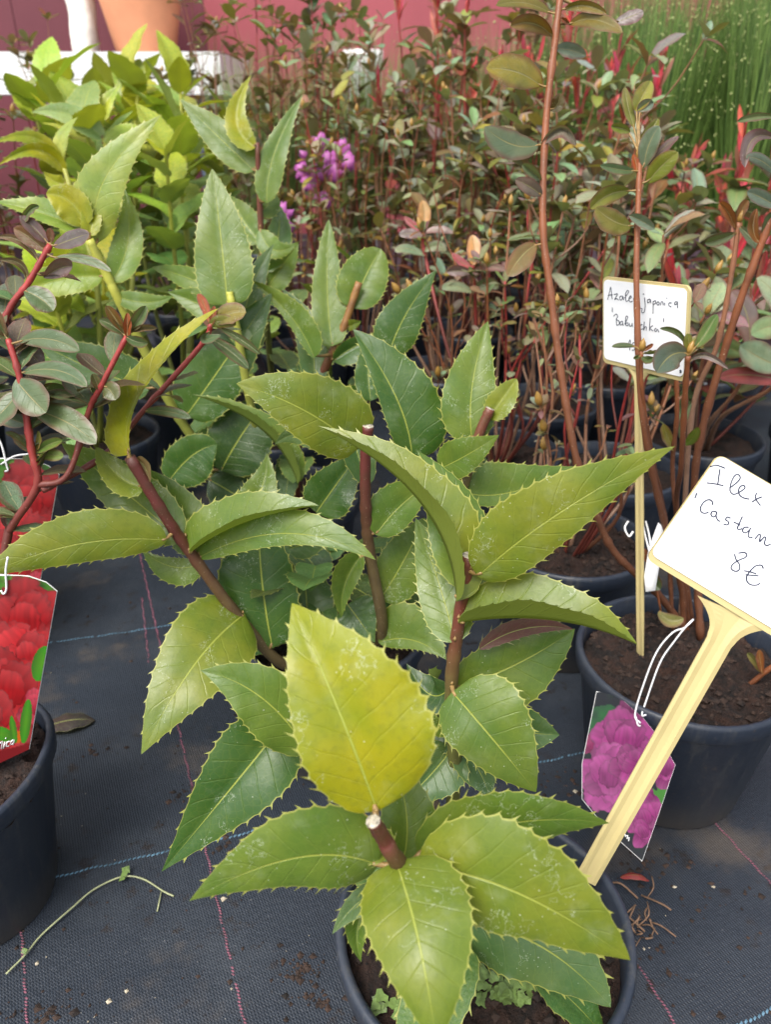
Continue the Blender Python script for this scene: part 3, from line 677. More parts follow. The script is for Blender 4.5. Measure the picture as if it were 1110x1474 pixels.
# ================================================================== shared leaves for the plants further back
def unit_leaf(name, mat, w, teeth, a, b, bend, cup, seed, n=None, m=2, th=.02):
    rnd = random.Random(seed)
    def mp(s): return Vector((0, s, -bend * s * s))
    V, F, U = leaf_surface(mp, lambda s: Vector((-w, 0, .25 * w)), lambda s: Vector((w, 0, .25 * w)), n or (teeth * 3 if teeth else 7), m, a, b, teeth, th, cup, .06, rnd)
    return mesh_of(name, V, F, U, [mat])
HL = [unit_leaf('holly_leaf_shape', M_HOLLY, w, 10, .5, .85, bd, .1, i, m=3, th=.028) for i, (w, bd) in enumerate(((.27, .1), (.29, .3), (.25, .5), (.31, .2)))]
AL = [unit_leaf('azalea_leaf_shape', M_AZ, w, 0, .85, .6, bd, .12, i) for i, (w, bd) in enumerate(((.24, .1), (.27, .3), (.21, .5), (.25, -.1), (.30, .2)))]
NL = [unit_leaf('narrow_leaf_shape', M_AZ, w, 0, .7, .8, bd, .12, i) for i, (w, bd) in enumerate(((.10, .05), (.13, .3), (.09, -.1)))]
RL = [unit_leaf('lance_leaf_shape', M_AZ, w, 0, .7, .9, bd, .12, i) for i, (w, bd) in enumerate(((.20, .2), (.24, .45), (.22, .1)))]
def place_leaf(me, stem, pos, d, up, ln, rgb, name='leaf', wid=1.0):
    d = Vector(d).normalized(); z = Vector(up) - d * Vector(up).dot(d)
    if z.length < 1e-4: z = d.orthogonal()
    z.normalize(); x = d.cross(z)
    o = bpy.data.objects.new(name, me); col.objects.link(o); o.parent = stem
    o.matrix_local = Matrix.Translation(Vector(pos) - WL[stem]) @ Matrix((x, d, z)).transposed().to_4x4() @ Matrix.Diagonal((ln * wid, ln, ln, 1))
    o.color = (*rgb, 1); return o
def bud_mesh():
    V, F = [], []; k = 6; prof = [(.0, 0), (.2, .15), (.27, .4), (.2, .7), (0.02, 1)]
    for r, z in prof:
        for j in range(k): V.append((r * math.cos(6.283 * j / k), z, r * math.sin(6.283 * j / k)))
    F = [(i * k + j, (i + 1) * k + j, (i + 1) * k + (j + 1) % k, i * k + (j + 1) % k) for i in range(len(prof) - 1) for j in range(k)]
    return mesh_of('bud_shape', V, F, [(.5, .8)] * len(V), [M_BUD])
BUD = bud_mesh()
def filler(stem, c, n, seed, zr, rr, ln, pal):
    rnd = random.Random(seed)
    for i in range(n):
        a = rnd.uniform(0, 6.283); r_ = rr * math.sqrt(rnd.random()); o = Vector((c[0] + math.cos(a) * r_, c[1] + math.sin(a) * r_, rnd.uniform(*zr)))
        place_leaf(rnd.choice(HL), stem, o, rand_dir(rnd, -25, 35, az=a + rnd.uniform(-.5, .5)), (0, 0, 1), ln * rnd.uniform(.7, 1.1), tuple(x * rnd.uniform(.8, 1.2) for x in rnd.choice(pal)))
def jit(rgb, rnd, k=.25): return tuple(max(.004, c * rnd.uniform(1 - k, 1 + k)) for c in rgb)
PAL = [(.17, .155, .04), (.21, .26, .15), (.25, .29, .19), (.20, .09, .035), (.26, .22, .03), (.23, .17, .14), (.16, .22, .09), (.24, .28, .18), (.20, .25, .14)]  # paler, greyer leaf tones with haze and sky sheen put into the colour
def rand_dir(rnd, el0, el1, az=None):
    a = rnd.uniform(0, 6.283) if az is None else az; e = R(rnd.uniform(el0, el1))
    return Vector((math.cos(a) * math.cos(e), math.sin(a) * math.cos(e), math.sin(e)))
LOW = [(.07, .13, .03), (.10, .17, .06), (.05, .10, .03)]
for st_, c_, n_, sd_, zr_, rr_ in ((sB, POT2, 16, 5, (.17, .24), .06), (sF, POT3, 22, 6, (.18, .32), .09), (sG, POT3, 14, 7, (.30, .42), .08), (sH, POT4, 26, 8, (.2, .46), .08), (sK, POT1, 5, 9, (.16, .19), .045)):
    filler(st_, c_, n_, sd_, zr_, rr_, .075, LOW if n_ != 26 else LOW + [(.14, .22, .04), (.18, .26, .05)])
def whorl(stem, tip, axis, n, ln, rnd, pal, meshes=AL, el=(15, 60), bud=True, budlen=.018):
    a0 = rnd.uniform(0, 6.283); axis = axis.normalized(); x = axis.orthogonal().normalized(); y = axis.cross(x)
    for i in range(n):
        az = a0 + i * 2.4; e = R(rnd.uniform(*el)); d = (x * math.cos(az) + y * math.sin(az)) * math.cos(e) + axis * math.sin(e)
        place_leaf(rnd.choice(meshes), stem, tip - axis * rnd.uniform(0, ln * .4), d, axis - d * .5, ln * rnd.uniform(.6, 1.1), jit(rnd.choice(pal), rnd), wid=rnd.uniform(.85, 1.15))
    if bud and rnd.random() < .4:
        place_leaf(BUD, stem, tip, axis, axis.orthogonal(), budlen * rnd.uniform(.6, 1.2), (1, 1, 1), 'bud', wid=.9)
def azalea(label, xy, h, nst, seed, ln=.030, pal=PAL, spread=.13, low=.35, dens=7, group='azaleas in rows of black pots', smat=None, lean=(0, 0), crumbs=0, name='potted_azalea', meshes=None, wh=5, pot=True):
    rnd = random.Random(seed); e, zs = plant(name, label, xy, group=group, seed=seed, crumbs=crumbs)
    c = Vector((xy[0], xy[1], zs)); ms = smat or [M_STEM_AZ, M_STEM_TAN, M_STEM_TAN, M_STEM_AZ, M_STEM_CRIM]; meshes = meshes or AL
    for i in range(nst):
        az = 6.283 * (i + rnd.uniform(-.3, .3)) / nst; hh = h * rnd.uniform(.55, 1.05)
        rt = spread * rnd.uniform(.35, 1.0)
        tip = c + Vector((math.cos(az) * rt + lean[0], math.sin(az) * rt + lean[1], hh))
        st = c + Vector((math.cos(az) * .012, math.sin(az) * .012, -.012))
        m1 = st.lerp(tip, .35) + Vector((math.cos(az) * rt * .18, math.sin(az) * rt * .18, 0)) + Vector((rnd.uniform(-.012, .012), rnd.uniform(-.012, .012), 0))
        m2 = st.lerp(tip, .7) + Vector((rnd.uniform(-.015, .015), rnd.uniform(-.015, .015), 0))
        q = smooth([st, m1, m2, tip], 5); n = len(q); r0 = rnd.uniform(.0019, .0032)
        mb = MB(); mb.tube(q, [r0 * (1 - .55 * k / (n - 1)) for k in range(n)], 6)
        sides = []
        for b in range(rnd.choice([1, 2, 2, 3])):
            k = rnd.randrange(int(n * .35), n - 2); d = (q[k + 1] - q[k]).normalized(); L_ = hh * rnd.uniform(.12, .3)
            o = rand_dir(rnd, 20, 60); p1 = q[k] + (d * .5 + o).normalized() * L_ * .5; p2 = p1 + (d + o * .4).normalized() * L_ * .5
            qq = smooth([q[k], p1, p2], 4); mb.tube(qq, [r0 * .55 * (1 - .4 * t / (len(qq) - 1)) for t in range(len(qq))], 5); sides.append((p2, p2 - p1))
        s = mb.build('stem', rnd.choice(ms), e, q[0])
        whorl(s, tip, q[-1] - q[-2], wh, ln, rnd, pal, meshes)
        for p, d in sides: whorl(s, p, d, max(3, wh - 1), ln * .85, rnd, pal, meshes)
        for k in range(dens):
            f = rnd.uniform(low, .97); kk = f * (n - 1); i0 = int(kk); p = q[i0].lerp(q[min(i0 + 1, n - 1)], kk - i0)
            d = rand_dir(rnd, 0, 60); place_leaf(rnd.choice(meshes), s, p, d, Vector((0, 0, 1)), ln * rnd.uniform(.5, 1.0), jit(rnd.choice(pal), rnd), wid=rnd.uniform(.85, 1.2))
    return e
# ================================================================== azalea by the left edge
GR, BR, OL, PU, RB = (.085, .125, .052), (.12, .085, .04), (.16, .15, .02), (.125, .085, .085), (.30, .07, .02)
azl, _ = plant('potted_azalea', 'azalea with crimson stems and the two red flower cards', (-.368, .45), seed=11, crumbs=120, sag=.05)
def az_leaf(stem, rgb, base, mid, tip, w, w2=None, **kw):
    kw.setdefault('ab', (.7, .6)); kw.setdefault('teeth', 0); kw.setdefault('mat', M_AZ)
    return hero_leaf(stem, rgb, base, mid, tip, w, w if w2 is None else w2, **kw)
l1 = hero_stem(azl, [Vector((-.35, .46, .128)), (5, 800, .605), (16, 759, .60), (53, 699, .585), (44, 644, .575), (28, 545, .56), (11, 488, .555)], .0036, .0021, M_STEM_CRIM, cut=False)
l2 = hero_stem(azl, [(53, 699, .585), (97, 683, .58), (128, 590, .57), (144, 558, .56), (182, 484, .55)], .0025, .0018, M_STEM_CRIM, cut=False)
l3 = hero_stem(azl, [(60, 706, .585), (150, 655, .61), (212, 584, .61), (289, 497, .605), (304, 466, .60)], .0025, .0018, M_STEM_CRIM, cut=False)
l4 = hero_stem(azl, [Vector((-.37, .47, .128)), (-60, 720, .60), (-25, 540, .58), (12, 447, .57), (39, 409, .565), (72, 352, .56)], .0030, .0021, M_STEM_CRIM, cut=False)
for sp in ((l1, GR, (26, 492, .555), (70, 488), (114, 505, .54), 15), (l1, GR, (30, 537, .56), (82, 533), (125, 557, .54), 13),
           (l1, GR, (22, 546, .56), (42, 570), (66, 594, .55), 25), (l1, GR, (42, 590, .57), (92, 606), (138, 639, .55), 22, 18),
           (l1, PU, (20, 500, .56), (42, 508), (60, 528, .57), 16), (l1, GR, (12, 490, .555), (-8, 470), (-25, 468, .55), 12),
           (l1, BR, (8, 486, .555), (-2, 465), (-14, 440, .55), 9), (l1, GR, (30, 560, .565), (5, 590), (-18, 610, .56), 16),
           (l1, (.13, .19, .04), (50, 652, .58), (70, 640), (89, 634, .57), 8), (l1, (.13, .19, .04), (52, 655, .58), (74, 655), (91, 656, .57), 9),
           (l1, OL, (50, 650, .58), (55, 635), (54, 620, .575), 4), (l1, GR, (46, 650, .58), (25, 630), (7, 623, .57), 5),
           (l1, GR, (36, 600, .57), (60, 568), (95, 560, .60), 12), (l1, GR, (40, 620, .57), (80, 585), (130, 580, .61), 13), (l1, GR, (38, 610, .57), (10, 600), (-15, 580, .59), 14),
           (l4, PU, (76, 355, .56), (104, 344), (128, 336, .55), 13), (l4, GR, (76, 372, .56), (120, 373), (160, 391, .55), 7), (l4, PU, (62, 400, .565), (86, 386), (104, 384, .56), 14),
           (l4, (.15, .07, .02), (66, 362, .56), (42, 342), (19, 328, .555), 12), (l4, BR, (56, 378, .565), (30, 348), (-4, 341, .56), 6), (l4, BR, (39, 404, .565), (28, 380), (-2, 374, .56), 5),
           (l4, PU, (68, 350, .56), (50, 330), (27, 311, .555), 10), (l4, GR, (30, 330, .56), (40, 305), (56, 297, .555), 6), (l4, GR, (33, 418, .565), (58, 430), (76, 448, .56), 17),
           (l4, (.22, .10, .06), (74, 350, .56), (72, 338), (70, 328, .555), 6), (l4, GR, (10, 450, .57), (-8, 470), (-20, 500, .57), 12),
           (l2, (.14, .08, .02), (178, 478, .55), (165, 458), (152, 440, .545), 8), (l2, GR, (184, 478, .55), (198, 460), (210, 440, .545), 10), (l2, GR, (180, 484, .55), (197, 492), (213, 493, .545), 8),
           (l2, BR, (188, 478, .55), (205, 472), (226, 473, .545), 5), (l2, GR, (178, 482, .55), (160, 468), (142, 460, .55), 8), (l2, RB, (183, 486, .55), (183, 470), (183, 450, .548), 6),
           (l2, (.10, .10, .03), (148, 556, .56), (158, 562), (166, 576, .555), 14), (l2, (.10, .09, .03), (143, 562, .56), (138, 550), (132, 538, .555), 7),
           (l3, RB, (302, 466, .60), (294, 440), (284, 423, .595), 7), (l3, (.18, .15, .03), (308, 467, .60), (330, 452), (354, 450, .59), 16, 14), (l3, GR, (302, 478, .60), (295, 488), (318, 482, .585), 7),
           (l3, GR, (315, 472, .60), (345, 488), (374, 510, .595), 6), (l3, GR, (300, 486, .60), (330, 505), (358, 531, .60), 9), (l3, OL, (300, 470, .60), (318, 462), (340, 468, .59), 10),
           (l3, GR, (206, 592, .61), (240, 592), (275, 602, .60), 8), (l3, (.25, .06, .02), (303, 470, .60), (306, 455), (308, 440, .598), 5)):
    az_leaf(*sp)

rnd = random.Random(77)
for st_, n_ in ((l1, 34), (l2, 10), (l3, 8), (l4, 16)):
    q_ = STEMS[st_]
    for i in range(n_):
        p_ = q_[rnd.randrange(int(len(q_) * (.25 if st_ in (l1, l4) else .35)), len(q_) - 2)]
        d_ = rand_dir(rnd, -5, 50); d_.y = abs(d_.y) * .8
        place_leaf(rnd.choice(AL), st_, p_, d_, (0, 0, 1), rnd.uniform(.022, .036), jit(rnd.choice([GR, GR, (.11, .15, .07), BR]), rnd))
# ------------------------------------------------------------------ printed flower cards
def card(name, label, poly, t0, tgrad, paint, wire, text=None, group=None, res=(120, 180), mgn=None):
    """poly: outline of the card in photo pixels on a plane at depth t0 (m), tgrad: plane tilt in m per px (x, y)"""
    xs, ys = [p[0] for p in poly], [p[1] for p in poly]; cx, cy = sum(xs) / len(xs), sum(ys) / len(ys)
    def dp(x, y): return P(x, y, t0 + tgrad[0] * (x - cx) + tgrad[1] * (y - cy))
    o = dp(cx, cy); nrm = (dp(cx + 40, cy) - o).cross(dp(cx, cy + 40) - o).normalized()
    if nrm.dot(CAM - o) < 0: nrm = -nrm
    def pt(x, y, off=0.0): return on_plane(x, y, o, nrm) + nrm * off
    e = empty(name, pt(cx, max(ys)), label, 'plant tag', group)
    mb = MB(); n = len(poly)
    mb.add([pt(x, y) for x, y in poly] + [pt(x, y, -.0008) for x, y in poly], [tuple(range(n)), tuple(reversed(range(n, 2 * n)))] + [(i, n + i, n + (i + 1) % n, (i + 1) % n) for i in range(n)])
    mb.build('card', M_WHITE, e, o, sm=False)
    # print: grid clipped to the outline (slightly inset)
    x0, x1, y0, y1 = min(xs), max(xs), min(ys), max(ys); nx, ny = res
    def row(y):
        hit = []
        for i in range(n):
            (ax, ay), (bx, by) = poly[i], poly[(i + 1) % n]
            if (ay <= y < by) or (by <= y < ay): hit.append(ax + (bx - ax) * (y - ay) / (by - ay))
        return (min(hit), max(hit)) if len(hit) >= 2 else (cx, cx)
    V, C = [], []
    for j in range(ny + 1):
        y = y0 + 1.5 + (y1 - y0 - 3) * j / ny; a, b = row(y)
        for i in range(nx + 1):
            x = a + .6 + (b - a - 1.2) * i / nx; V.append(pt(x, y, .0005) - o); C.append((*paint(x, y), 1))
    F = [(j * (nx + 1) + i, j * (nx + 1) + i + 1, (j + 1) * (nx + 1) + i + 1, (j + 1) * (nx + 1) + i) for j in range(ny) for i in range(nx)]
    me = mesh_of('print', V, F, None, [M_PRINT]); ca = me.color_attributes.new('print', 'FLOAT_COLOR', 'POINT')
    ca.data.foreach_set('color', np.array(C, dtype=np.float32).ravel()); link('print', me, e, o)
    if text:
        mb = MB()
        for st in text: mb.tube([pt(x, y, .0009) for x, y in st], .0006, 4)
        mb.build('lettering', M_WHITE, e, o)
    for w in wire:
        mb = MB(); mb.tube(smooth([pt(*p[:2], .002 + (p[2] if len(p) > 2 else 0)) for p in w], 6), .0008, 6); mb.build('wire', M_WIRE, e, o)
    return e
def blooms(flowers, bgf):
    """painter: flowers = (x, y, radius, colour, petals, seed) drawn in order over bgf(x, y)"""
    pet = []
    for x, y, r, c, n, sd_ in flowers:
        rnd = random.Random(sd_)
        for ring, (rr, k) in enumerate(((.60, n - 2), (.36, n - 3), (.15, 2))):
            for i in range(k):
                a = 6.283 * (i + rnd.random() * .6) / k; pet.append((x + math.cos(a) * r * rr, y + math.sin(a) * r * rr, a, r * (.74 - .12 * ring), c, rnd.uniform(.75, 1.2), rnd.uniform(0, 9)))
    def f(x, y):
        c = bgf(x, y)
        for qx, qy, a, r, pc, sh, ph in pet:
            dx, dy = x - qx, y - qy; u, v = dx * math.cos(a) + dy * math.sin(a), -dx * math.sin(a) + dy * math.cos(a)
            d = math.hypot(u / 1.05, v / .9) / r + .16 * noise.noise(Vector((x / 7, y / 7, ph)))
            if d < 1:
                k = sh * (.66 + .34 * min(1, max(0, (u / r + 1) / 2))) * (1 - .45 * max(0, d - .9) / .1) * (1 + .32 * noise.noise(Vector((v / r * 6, u / r * 1.2, ph)))) * (1 + .25 * noise.noise(Vector((x / 16, y / 16, ph * 3))))
                lt = max(0, u / r) * .05
                c = tuple(min(1, pc[i] * k + lt * (.5 + pc[i])) for i in range(3))
        return c
    return f
def green_bg(x, y):
    n_ = noise.noise(Vector((x / 22, y / 22, 3))); m_ = noise.noise(Vector((x / 9, y / 9, 8)))
    return (max(.01, .05 + .06 * n_), max(.02, .13 + .11 * n_ + .06 * m_), max(.006, .02 + .02 * n_))
REDC = (0.2772, 0.0066, 0.0092)
red_fl = [(35, 900, 52, REDC, 8, 1), (-20, 950, 60, REDC, 8, 2), (42, 950, 42, (0.3168, 0.0099, 0.0132), 7, 3), (10, 1000, 55, REDC, 8, 4), (-35, 1050, 50, REDC, 7, 5), (50, 1020, 22, (0.3300, 0.0198, 0.0396), 5, 6)]
def red_leafs(x, y):
    for cx_, cy_, rx, ry, a_ in ((37, 1038, 8, 32, .12), (19, 1050, 5, 20, -.15), (2, 1056, 19, 10, .3), (60, 955, 14, 26, .25)):
        dx, dy = x - cx_, y - cy_; u, v = dx * math.cos(a_) + dy * math.sin(a_), -dx * math.sin(a_) + dy * math.cos(a_)
        d = math.hypot(u / rx, v / ry)
        if d < 1: return (.03 + .03 * (1 - d), .16 * (.6 + .6 * (1 - abs(u) / rx)), .012)
    if math.hypot((x - 26) / 5, (y - 1060) / 9) < 1: return (.40, .08, .008)
def red_bg(x, y): return green_bg(x, y) if y < 960 else (.16, .006, .010)
rp = blooms(red_fl, red_bg)
def red_paint(x, y):
    if y > 1080 - x * .25: return (.13, .008, .010)
    return red_leafs(x, y) or rp(x, y)
def shift(f, dx, dy): return lambda x, y: f(x - dx, y - dy)
RC = [(-70, 850), (-58, 838), (-30, 829), (0, 827), (40, 829), (66, 838), (82, 851), (60, 975), (42, 1078), (-30, 1112), (-75, 1105)]
nica = [[(-4, 1078), (-2, 1066)], [(-2, 1070), (3, 1066), (2, 1077)], [(7, 1067), (5, 1076)], [(8, 1062), (8.5, 1061)], [(14, 1066), (10, 1067), (9, 1073), (13, 1073)], [(19, 1064), (16, 1066), (15, 1071), (18, 1070), (20, 1064), (18.5, 1071)]]
card('flower_card', 'red azalea picture card hanging over the rim of the left pot', RC, .585, (.00006, .00022), red_paint,
     [[(12, 800), (9, 820), (10, 845), (6, 853), (2, 848)]], nica)
RC2 = [(x + 3, y - 168) for x, y in RC[:8]] + [(45, 905), (-30, 935), (-72, 930)]
card('flower_card', 'red azalea picture card hanging behind the crimson stem, half hidden by leaves', RC2, .645, (.00005, .00012), shift(red_paint, 3, -168),
     [[(-8, 620), (3, 640), (10, 668), (12, 676), (8, 678)], [(2, 668), (22, 656), (44, 653)]])

# ================================================================== azaleas on the right
R1 = (.288, .590)
azr, _ = plant('potted_azalea', 'tall azalea with long bare stems in the pot with the purple flower card', R1, seed=21, crumbs=220, r=.101)
s1 = hero_stem(azr, [Vector((.318, .655, .128)), (944, 851, .775), (908, 819, .752), (879, 786, .735), (854, 729, .71), (829, 656, .69), (807, 530, .67), (793, 422, .655), (782, 324, .645), (786, 180, .635), (800, 54, .625), (810, -30, .62)], .0037, .0027, M_STEM_AZ, cut=False, knob=.03)
s2 = hero_stem(azr, [Vector((.31, .65, .128)), (982, 850, .775), (955, 746, .71), (926, 602, .645), (917, 422, .615), (919, 300, .605), (922, 225, .60)], .0032, .0020, M_STEM_AZ, cut=False, knob=.03)
s3 = hero_stem(azr, [Vector((.325, .64, .128)), (1002, 770, .765), (1005, 649, .72), (1056, 465, .66), (1097, 350, .63), (1135, 240, .61)], .0036, .0028, M_STEM_AZ, cut=False, knob=.03)
s4 = hero_stem(azr, [Vector((.315, .67, .128)), (985, 760, .80), (998, 588, .74), (1034, 494, .70), (1056, 380, .67), (1064, 320, .66)], .0028, .0020, M_STEM_TAN, cut=False, knob=.03)
s5 = hero_stem(azr, [Vector((.32, .66, .128)), (975, 740, .74), (981, 674, .67), (987, 566, .61), (991, 512, .588)], .0026, .0020, M_STEM_AZ, cut=False, knob=.02)
s6 = hero_stem(azr, [Vector((.30, .65, .128)), (960, 760, .74), (938, 650, .67), (925, 560, .63), (924, 505, .615)], .0020, .0014, M_STEM_AZ, cut=False, knob=.02)
s7 = hero_stem(azr, [Vector((.325, .66, .128)), (970, 700, .76), (975, 600, .72), (974, 535, .70)], .0024, .0020, M_STEM_AZ, cut=False)
s8 = hero_stem(azr, [(930, 838, .765), (935, 800, .75), (952, 880, .77)], .0014, .001, M_STEM_AZ, cut=False)
s9 = hero_stem(azr, [Vector((.32, .60, .128)), (1065, 990, .74), (1105, 965, .72), (1150, 930, .70)], .0028, .002, M_STEM_AZ, cut=False)
for sp in ((s1, (.20, .17, .02), (780, 125, .632), (745, 104), (700, 98, .60), 24, 26), (s1, (.16, .13, .02), (794, 20, .624), (755, 4), (714, 8, .60), 8, 12), (s1, (.14, .09, .02), (796, 53, .625), (768, 34), (735, 38, .60), 14, 14),
           (s1, (.15, .11, .02), (812, 14, .622), (842, 8), (874, 20, .60), 8, 10), (s1, (.15, .11, .02), (820, 36, .624), (856, 28), (897, 47, .59), 12, 14), (s1, PU, (884, 34, .65), (908, 24), (927, 16, .64), 9, 11),
           (s1, (.10, .07, .02), (792, 158, .634), (803, 150), (806, 134, .625), 10), (s1, (.10, .135, .075), (776, 208, .637), (738, 208), (698, 182, .61), 22, 20), (s1, (.16, .11, .09), (780, 282, .64), (765, 270), (742, 258, .625), 12),
           (s1, (.12, .16, .09), (780, 260, .64), (765, 246), (752, 237, .625), 9), (s1, (.17, .11, .04), (773, 352, .648), (752, 368), (731, 398, .63), 18, 14), (s1, (.14, .13, .11), (778, 210, .637), (808, 185), (830, 210, .625), 5, 14),
           (s1, (.13, .16, .11), (800, 70, .63), (820, 72), (845, 80, .65), 12), (s1, (.2, .06, .03), (820, 36, .624), (814, 30), (808, 26, .623), 4),
           (s2, GR, (914, 246, .60), (892, 244), (864, 238, .58), 8), (s2, (.11, .14, .08), (928, 242, .60), (934, 210), (950, 181, .585), 14), (s2, PU, (932, 238, .60), (955, 214), (978, 196, .585), 6),
           (s2, (.19, .20, .02), (932, 264, .602), (952, 240), (977, 219, .58), 15), (s2, (.15, .16, .02), (908, 275, .605), (878, 280), (850, 301, .59), 13), (s2, (.14, .13, .02), (910, 325, .607), (884, 318), (858, 298, .59), 20, 16),
           (s2, (.12, .15, .11), (906, 310, .606), (924, 318), (943, 330, .59), 9), (s2, (.16, .15, .03), (914, 185, .61), (905, 155), (900, 125, .62), 8), (s2, (.22, .20, .02), (915, 160, .61), (925, 140), (938, 116, .62), 13),
           (s2, (.14, .17, .12), (918, 160, .61), (930, 152), (942, 148, .615), 9), (s2, (.15, .15, .03), (922, 200, .61), (938, 186), (948, 170, .61), 8), (s2, (.12, .14, .02), (908, 190, .61), (895, 185), (880, 182, .615), 8),
           (s2, RB, (918, 250, .602), (916, 235), (912, 222, .60), 6),
           (s3, GR, (1118, 168, .61), (1090, 168), (1062, 175, .60), 6), (s3, PU, (1118, 200, .61), (1085, 200), (1073, 242, .59), 8, 12), (s3, (.12, .15, .11), (1122, 255, .61), (1098, 232), (1074, 226, .59), 10), (s3, (.12, .15, .11), (1122, 300, .615), (1098, 285), (1076, 276, .60), 12),
           (s3, (.22, .08, .02), (1095, 350, .63), (1085, 330), (1090, 300, .625), 8), (s3, GR, (1100, 345, .63), (1112, 320), (1125, 310, .62), 12),
           (s4, (.26, .10, .04), (1060, 330, .66), (1048, 305), (1036, 292, .65), 9), (s4, (.12, .14, .08), (1064, 325, .66), (1085, 345), (1100, 360, .65), 9), (s4, (.20, .11, .05), (1062, 322, .66), (1070, 300), (1078, 288, .65), 7), (s4, GR, (1060, 335, .66), (1035, 345), (1015, 350, .66), 9),
           (s5, (.085, .105, .075), (990, 509, 0.588), (966, 512), (946, 537, 0.563), 21, 20), (s5, GR, (989, 498, 0.588), (975, 478), (950, 473, 0.573), 5, 4), (s5, OL, (991, 512, 0.588), (1000, 495), (1012, 490, 0.583), 10), (s5, (.11, .17, .05), (1002, 500, 0.583), (1018, 478), (1033, 452, 0.573), 11),
           (s5, PU, (993, 522, 0.590), (1016, 512), (1050, 532, 0.573), 5), (s5, OL, (990, 510, 0.588), (992, 495), (990, 480, 0.583), 8), (s5, GR, (983, 640, .65), (984, 610), (996, 580, .64), 6), (s5, (.13, .2, .03), (985, 640, .70), (998, 630), (1006, 615, 0.643), 8),
           (s6, GR, (916, 499, .615), (898, 497), (881, 499, .60), 4), (s6, (.2, .06, .03), (926, 506, .615), (934, 500), (941, 495, .61), 3), (s6, GR, (927, 509, .615), (938, 507), (950, 507, .605), 3), (s6, GR, (924, 513, .617), (932, 518), (941, 514, .605), 6), (s6, GR, (922, 512, .617), (918, 514), (912, 516, .612), 3),
           (s7, (.17, .16, .03), (972, 650, .74), (962, 630), (955, 610, .73), 8), (s8, GR, (930, 820, .76), (940, 836), (952, 848, .75), 11), (s8, (.3, .1, .04), (935, 810, .755), (930, 800), (925, 788, .75), 6), (s8, GR, (936, 800, .75), (952, 792), (966, 795, .74), 7),
           (s8, (.18, .18, .06), (948, 880, .77), (965, 893), (985, 890, .765), 10), (s9, (.22, .09, .03), (1098, 970, .72), (1095, 950), (1094, 935, .715), 6), (s9, (.2, .18, .06), (1095, 968, .72), (1085, 950), (1076, 940, .72), 5)):
    az_leaf(*sp)
for st, pp, d in ((s6, (924, 506, .615), (0, 0, 1)), (s2, (920, 230, .60), (0, .2, 1)), (s5, (991, 510, .588), (.2, 0, 1)), (s4, (1064, 322, .66), (.1, 0, 1))):
    place_leaf(BUD, st, P(*pp), d, (1, 0, 0), .011, (1, 1, 1), 'bud')
# purple card with its wire
PUR = (0.1860, 0.0136, 0.1054)
def pur_bg(x, y):
    g = noise.noise(Vector((x / 14, y / 14, 1)))
    if (x - 875) ** 2 / 900 + (y - 1040) ** 2 / 700 < 1 + g * .5: return (.012, .06 + .04 * g, .02)
    if (x - 950) ** 2 / 300 + (y - 1150) ** 2 / 500 < 1 + g: return (.03, .13, .015)
    return (.006, .008 + .01 * max(0, g), .012)
pur_fl = [(905, 1025, 22, (0.1240, 0.0074, 0.0682), 5, 1), (860, 1070, 20, (0.1612, 0.0093, 0.0620), 5, 8), (900, 1070, 38, PUR, 8, 2), (878, 1120, 38, (0.2232, 0.0279, 0.1364), 8, 3), (912, 1105, 26, PUR, 7, 9), (958, 1110, 20, PUR, 6, 4), (936, 1148, 13, (0.1488, 0.0093, 0.0868), 5, 5), (930, 1180, 24, PUR, 7, 6), (928, 1200, 17, (0.1860, 0.0124, 0.1054), 5, 7)]
PC = [(973, 1101), (962, 1082), (945, 1056), (925, 1032), (900, 1010), (878, 999), (859, 995), (850, 1040), (838, 1100), (838, 1150), (872, 1192), (925, 1240), (948, 1175)]
txt = [[(899, 1200), (901, 1205)], [(900, 1204), (904, 1203), (903, 1208)], [(902, 1207), (906, 1206), (905, 1211)]]
card('flower_card', 'purple azalea picture card wired to the pot behind the price label stake', PC, .655, (-.00004, -.00030), blooms(pur_fl, pur_bg),
     [[(922, 1042), (914, 1030), (925, 990), (945, 940), (968, 912), (985, 905), (998, 893), (990, 900), (970, 925), (950, 955), (930, 1010), (924, 1030), (930, 1030)], [(915, 1032), (918, 1044), (922, 1046)]], txt, res=(120, 170))

# ------------------------------------------------------------------ price labels
def frame(o, x_, y_):
    ex = (x_ - o).normalized(); ey = (y_ - o); ey = (ey - ex * ey.dot(ex)).normalized(); return ex, ey, ex.cross(ey)
def rounded(x0, y0, x1, y1, r, k=5):
    out = []
    for cx, cy, a0 in ((x1 - r, y0 + r, -90), (x1 - r, y1 - r, 0), (x0 + r, y1 - r, 90), (x0 + r, y0 + r, 180)):
        for i in range(k + 1):
            a = R(a0 + 90 * i / k); out.append((cx + r * math.cos(a), cy + r * math.sin(a)))
    return out
def slab(mb, o, ex, ey, n, pts, z0, z1):
    k = len(pts); A = [o + ex * x + ey * y + n * z1 for x, y in pts]; B = [o + ex * x + ey * y + n * z0 for x, y in pts]
    mb.add(A + B, [tuple(range(k)), tuple(reversed(range(k, 2 * k)))] + [(i, k + i, k + (i + 1) % k, (i + 1) % k) for i in range(k)])
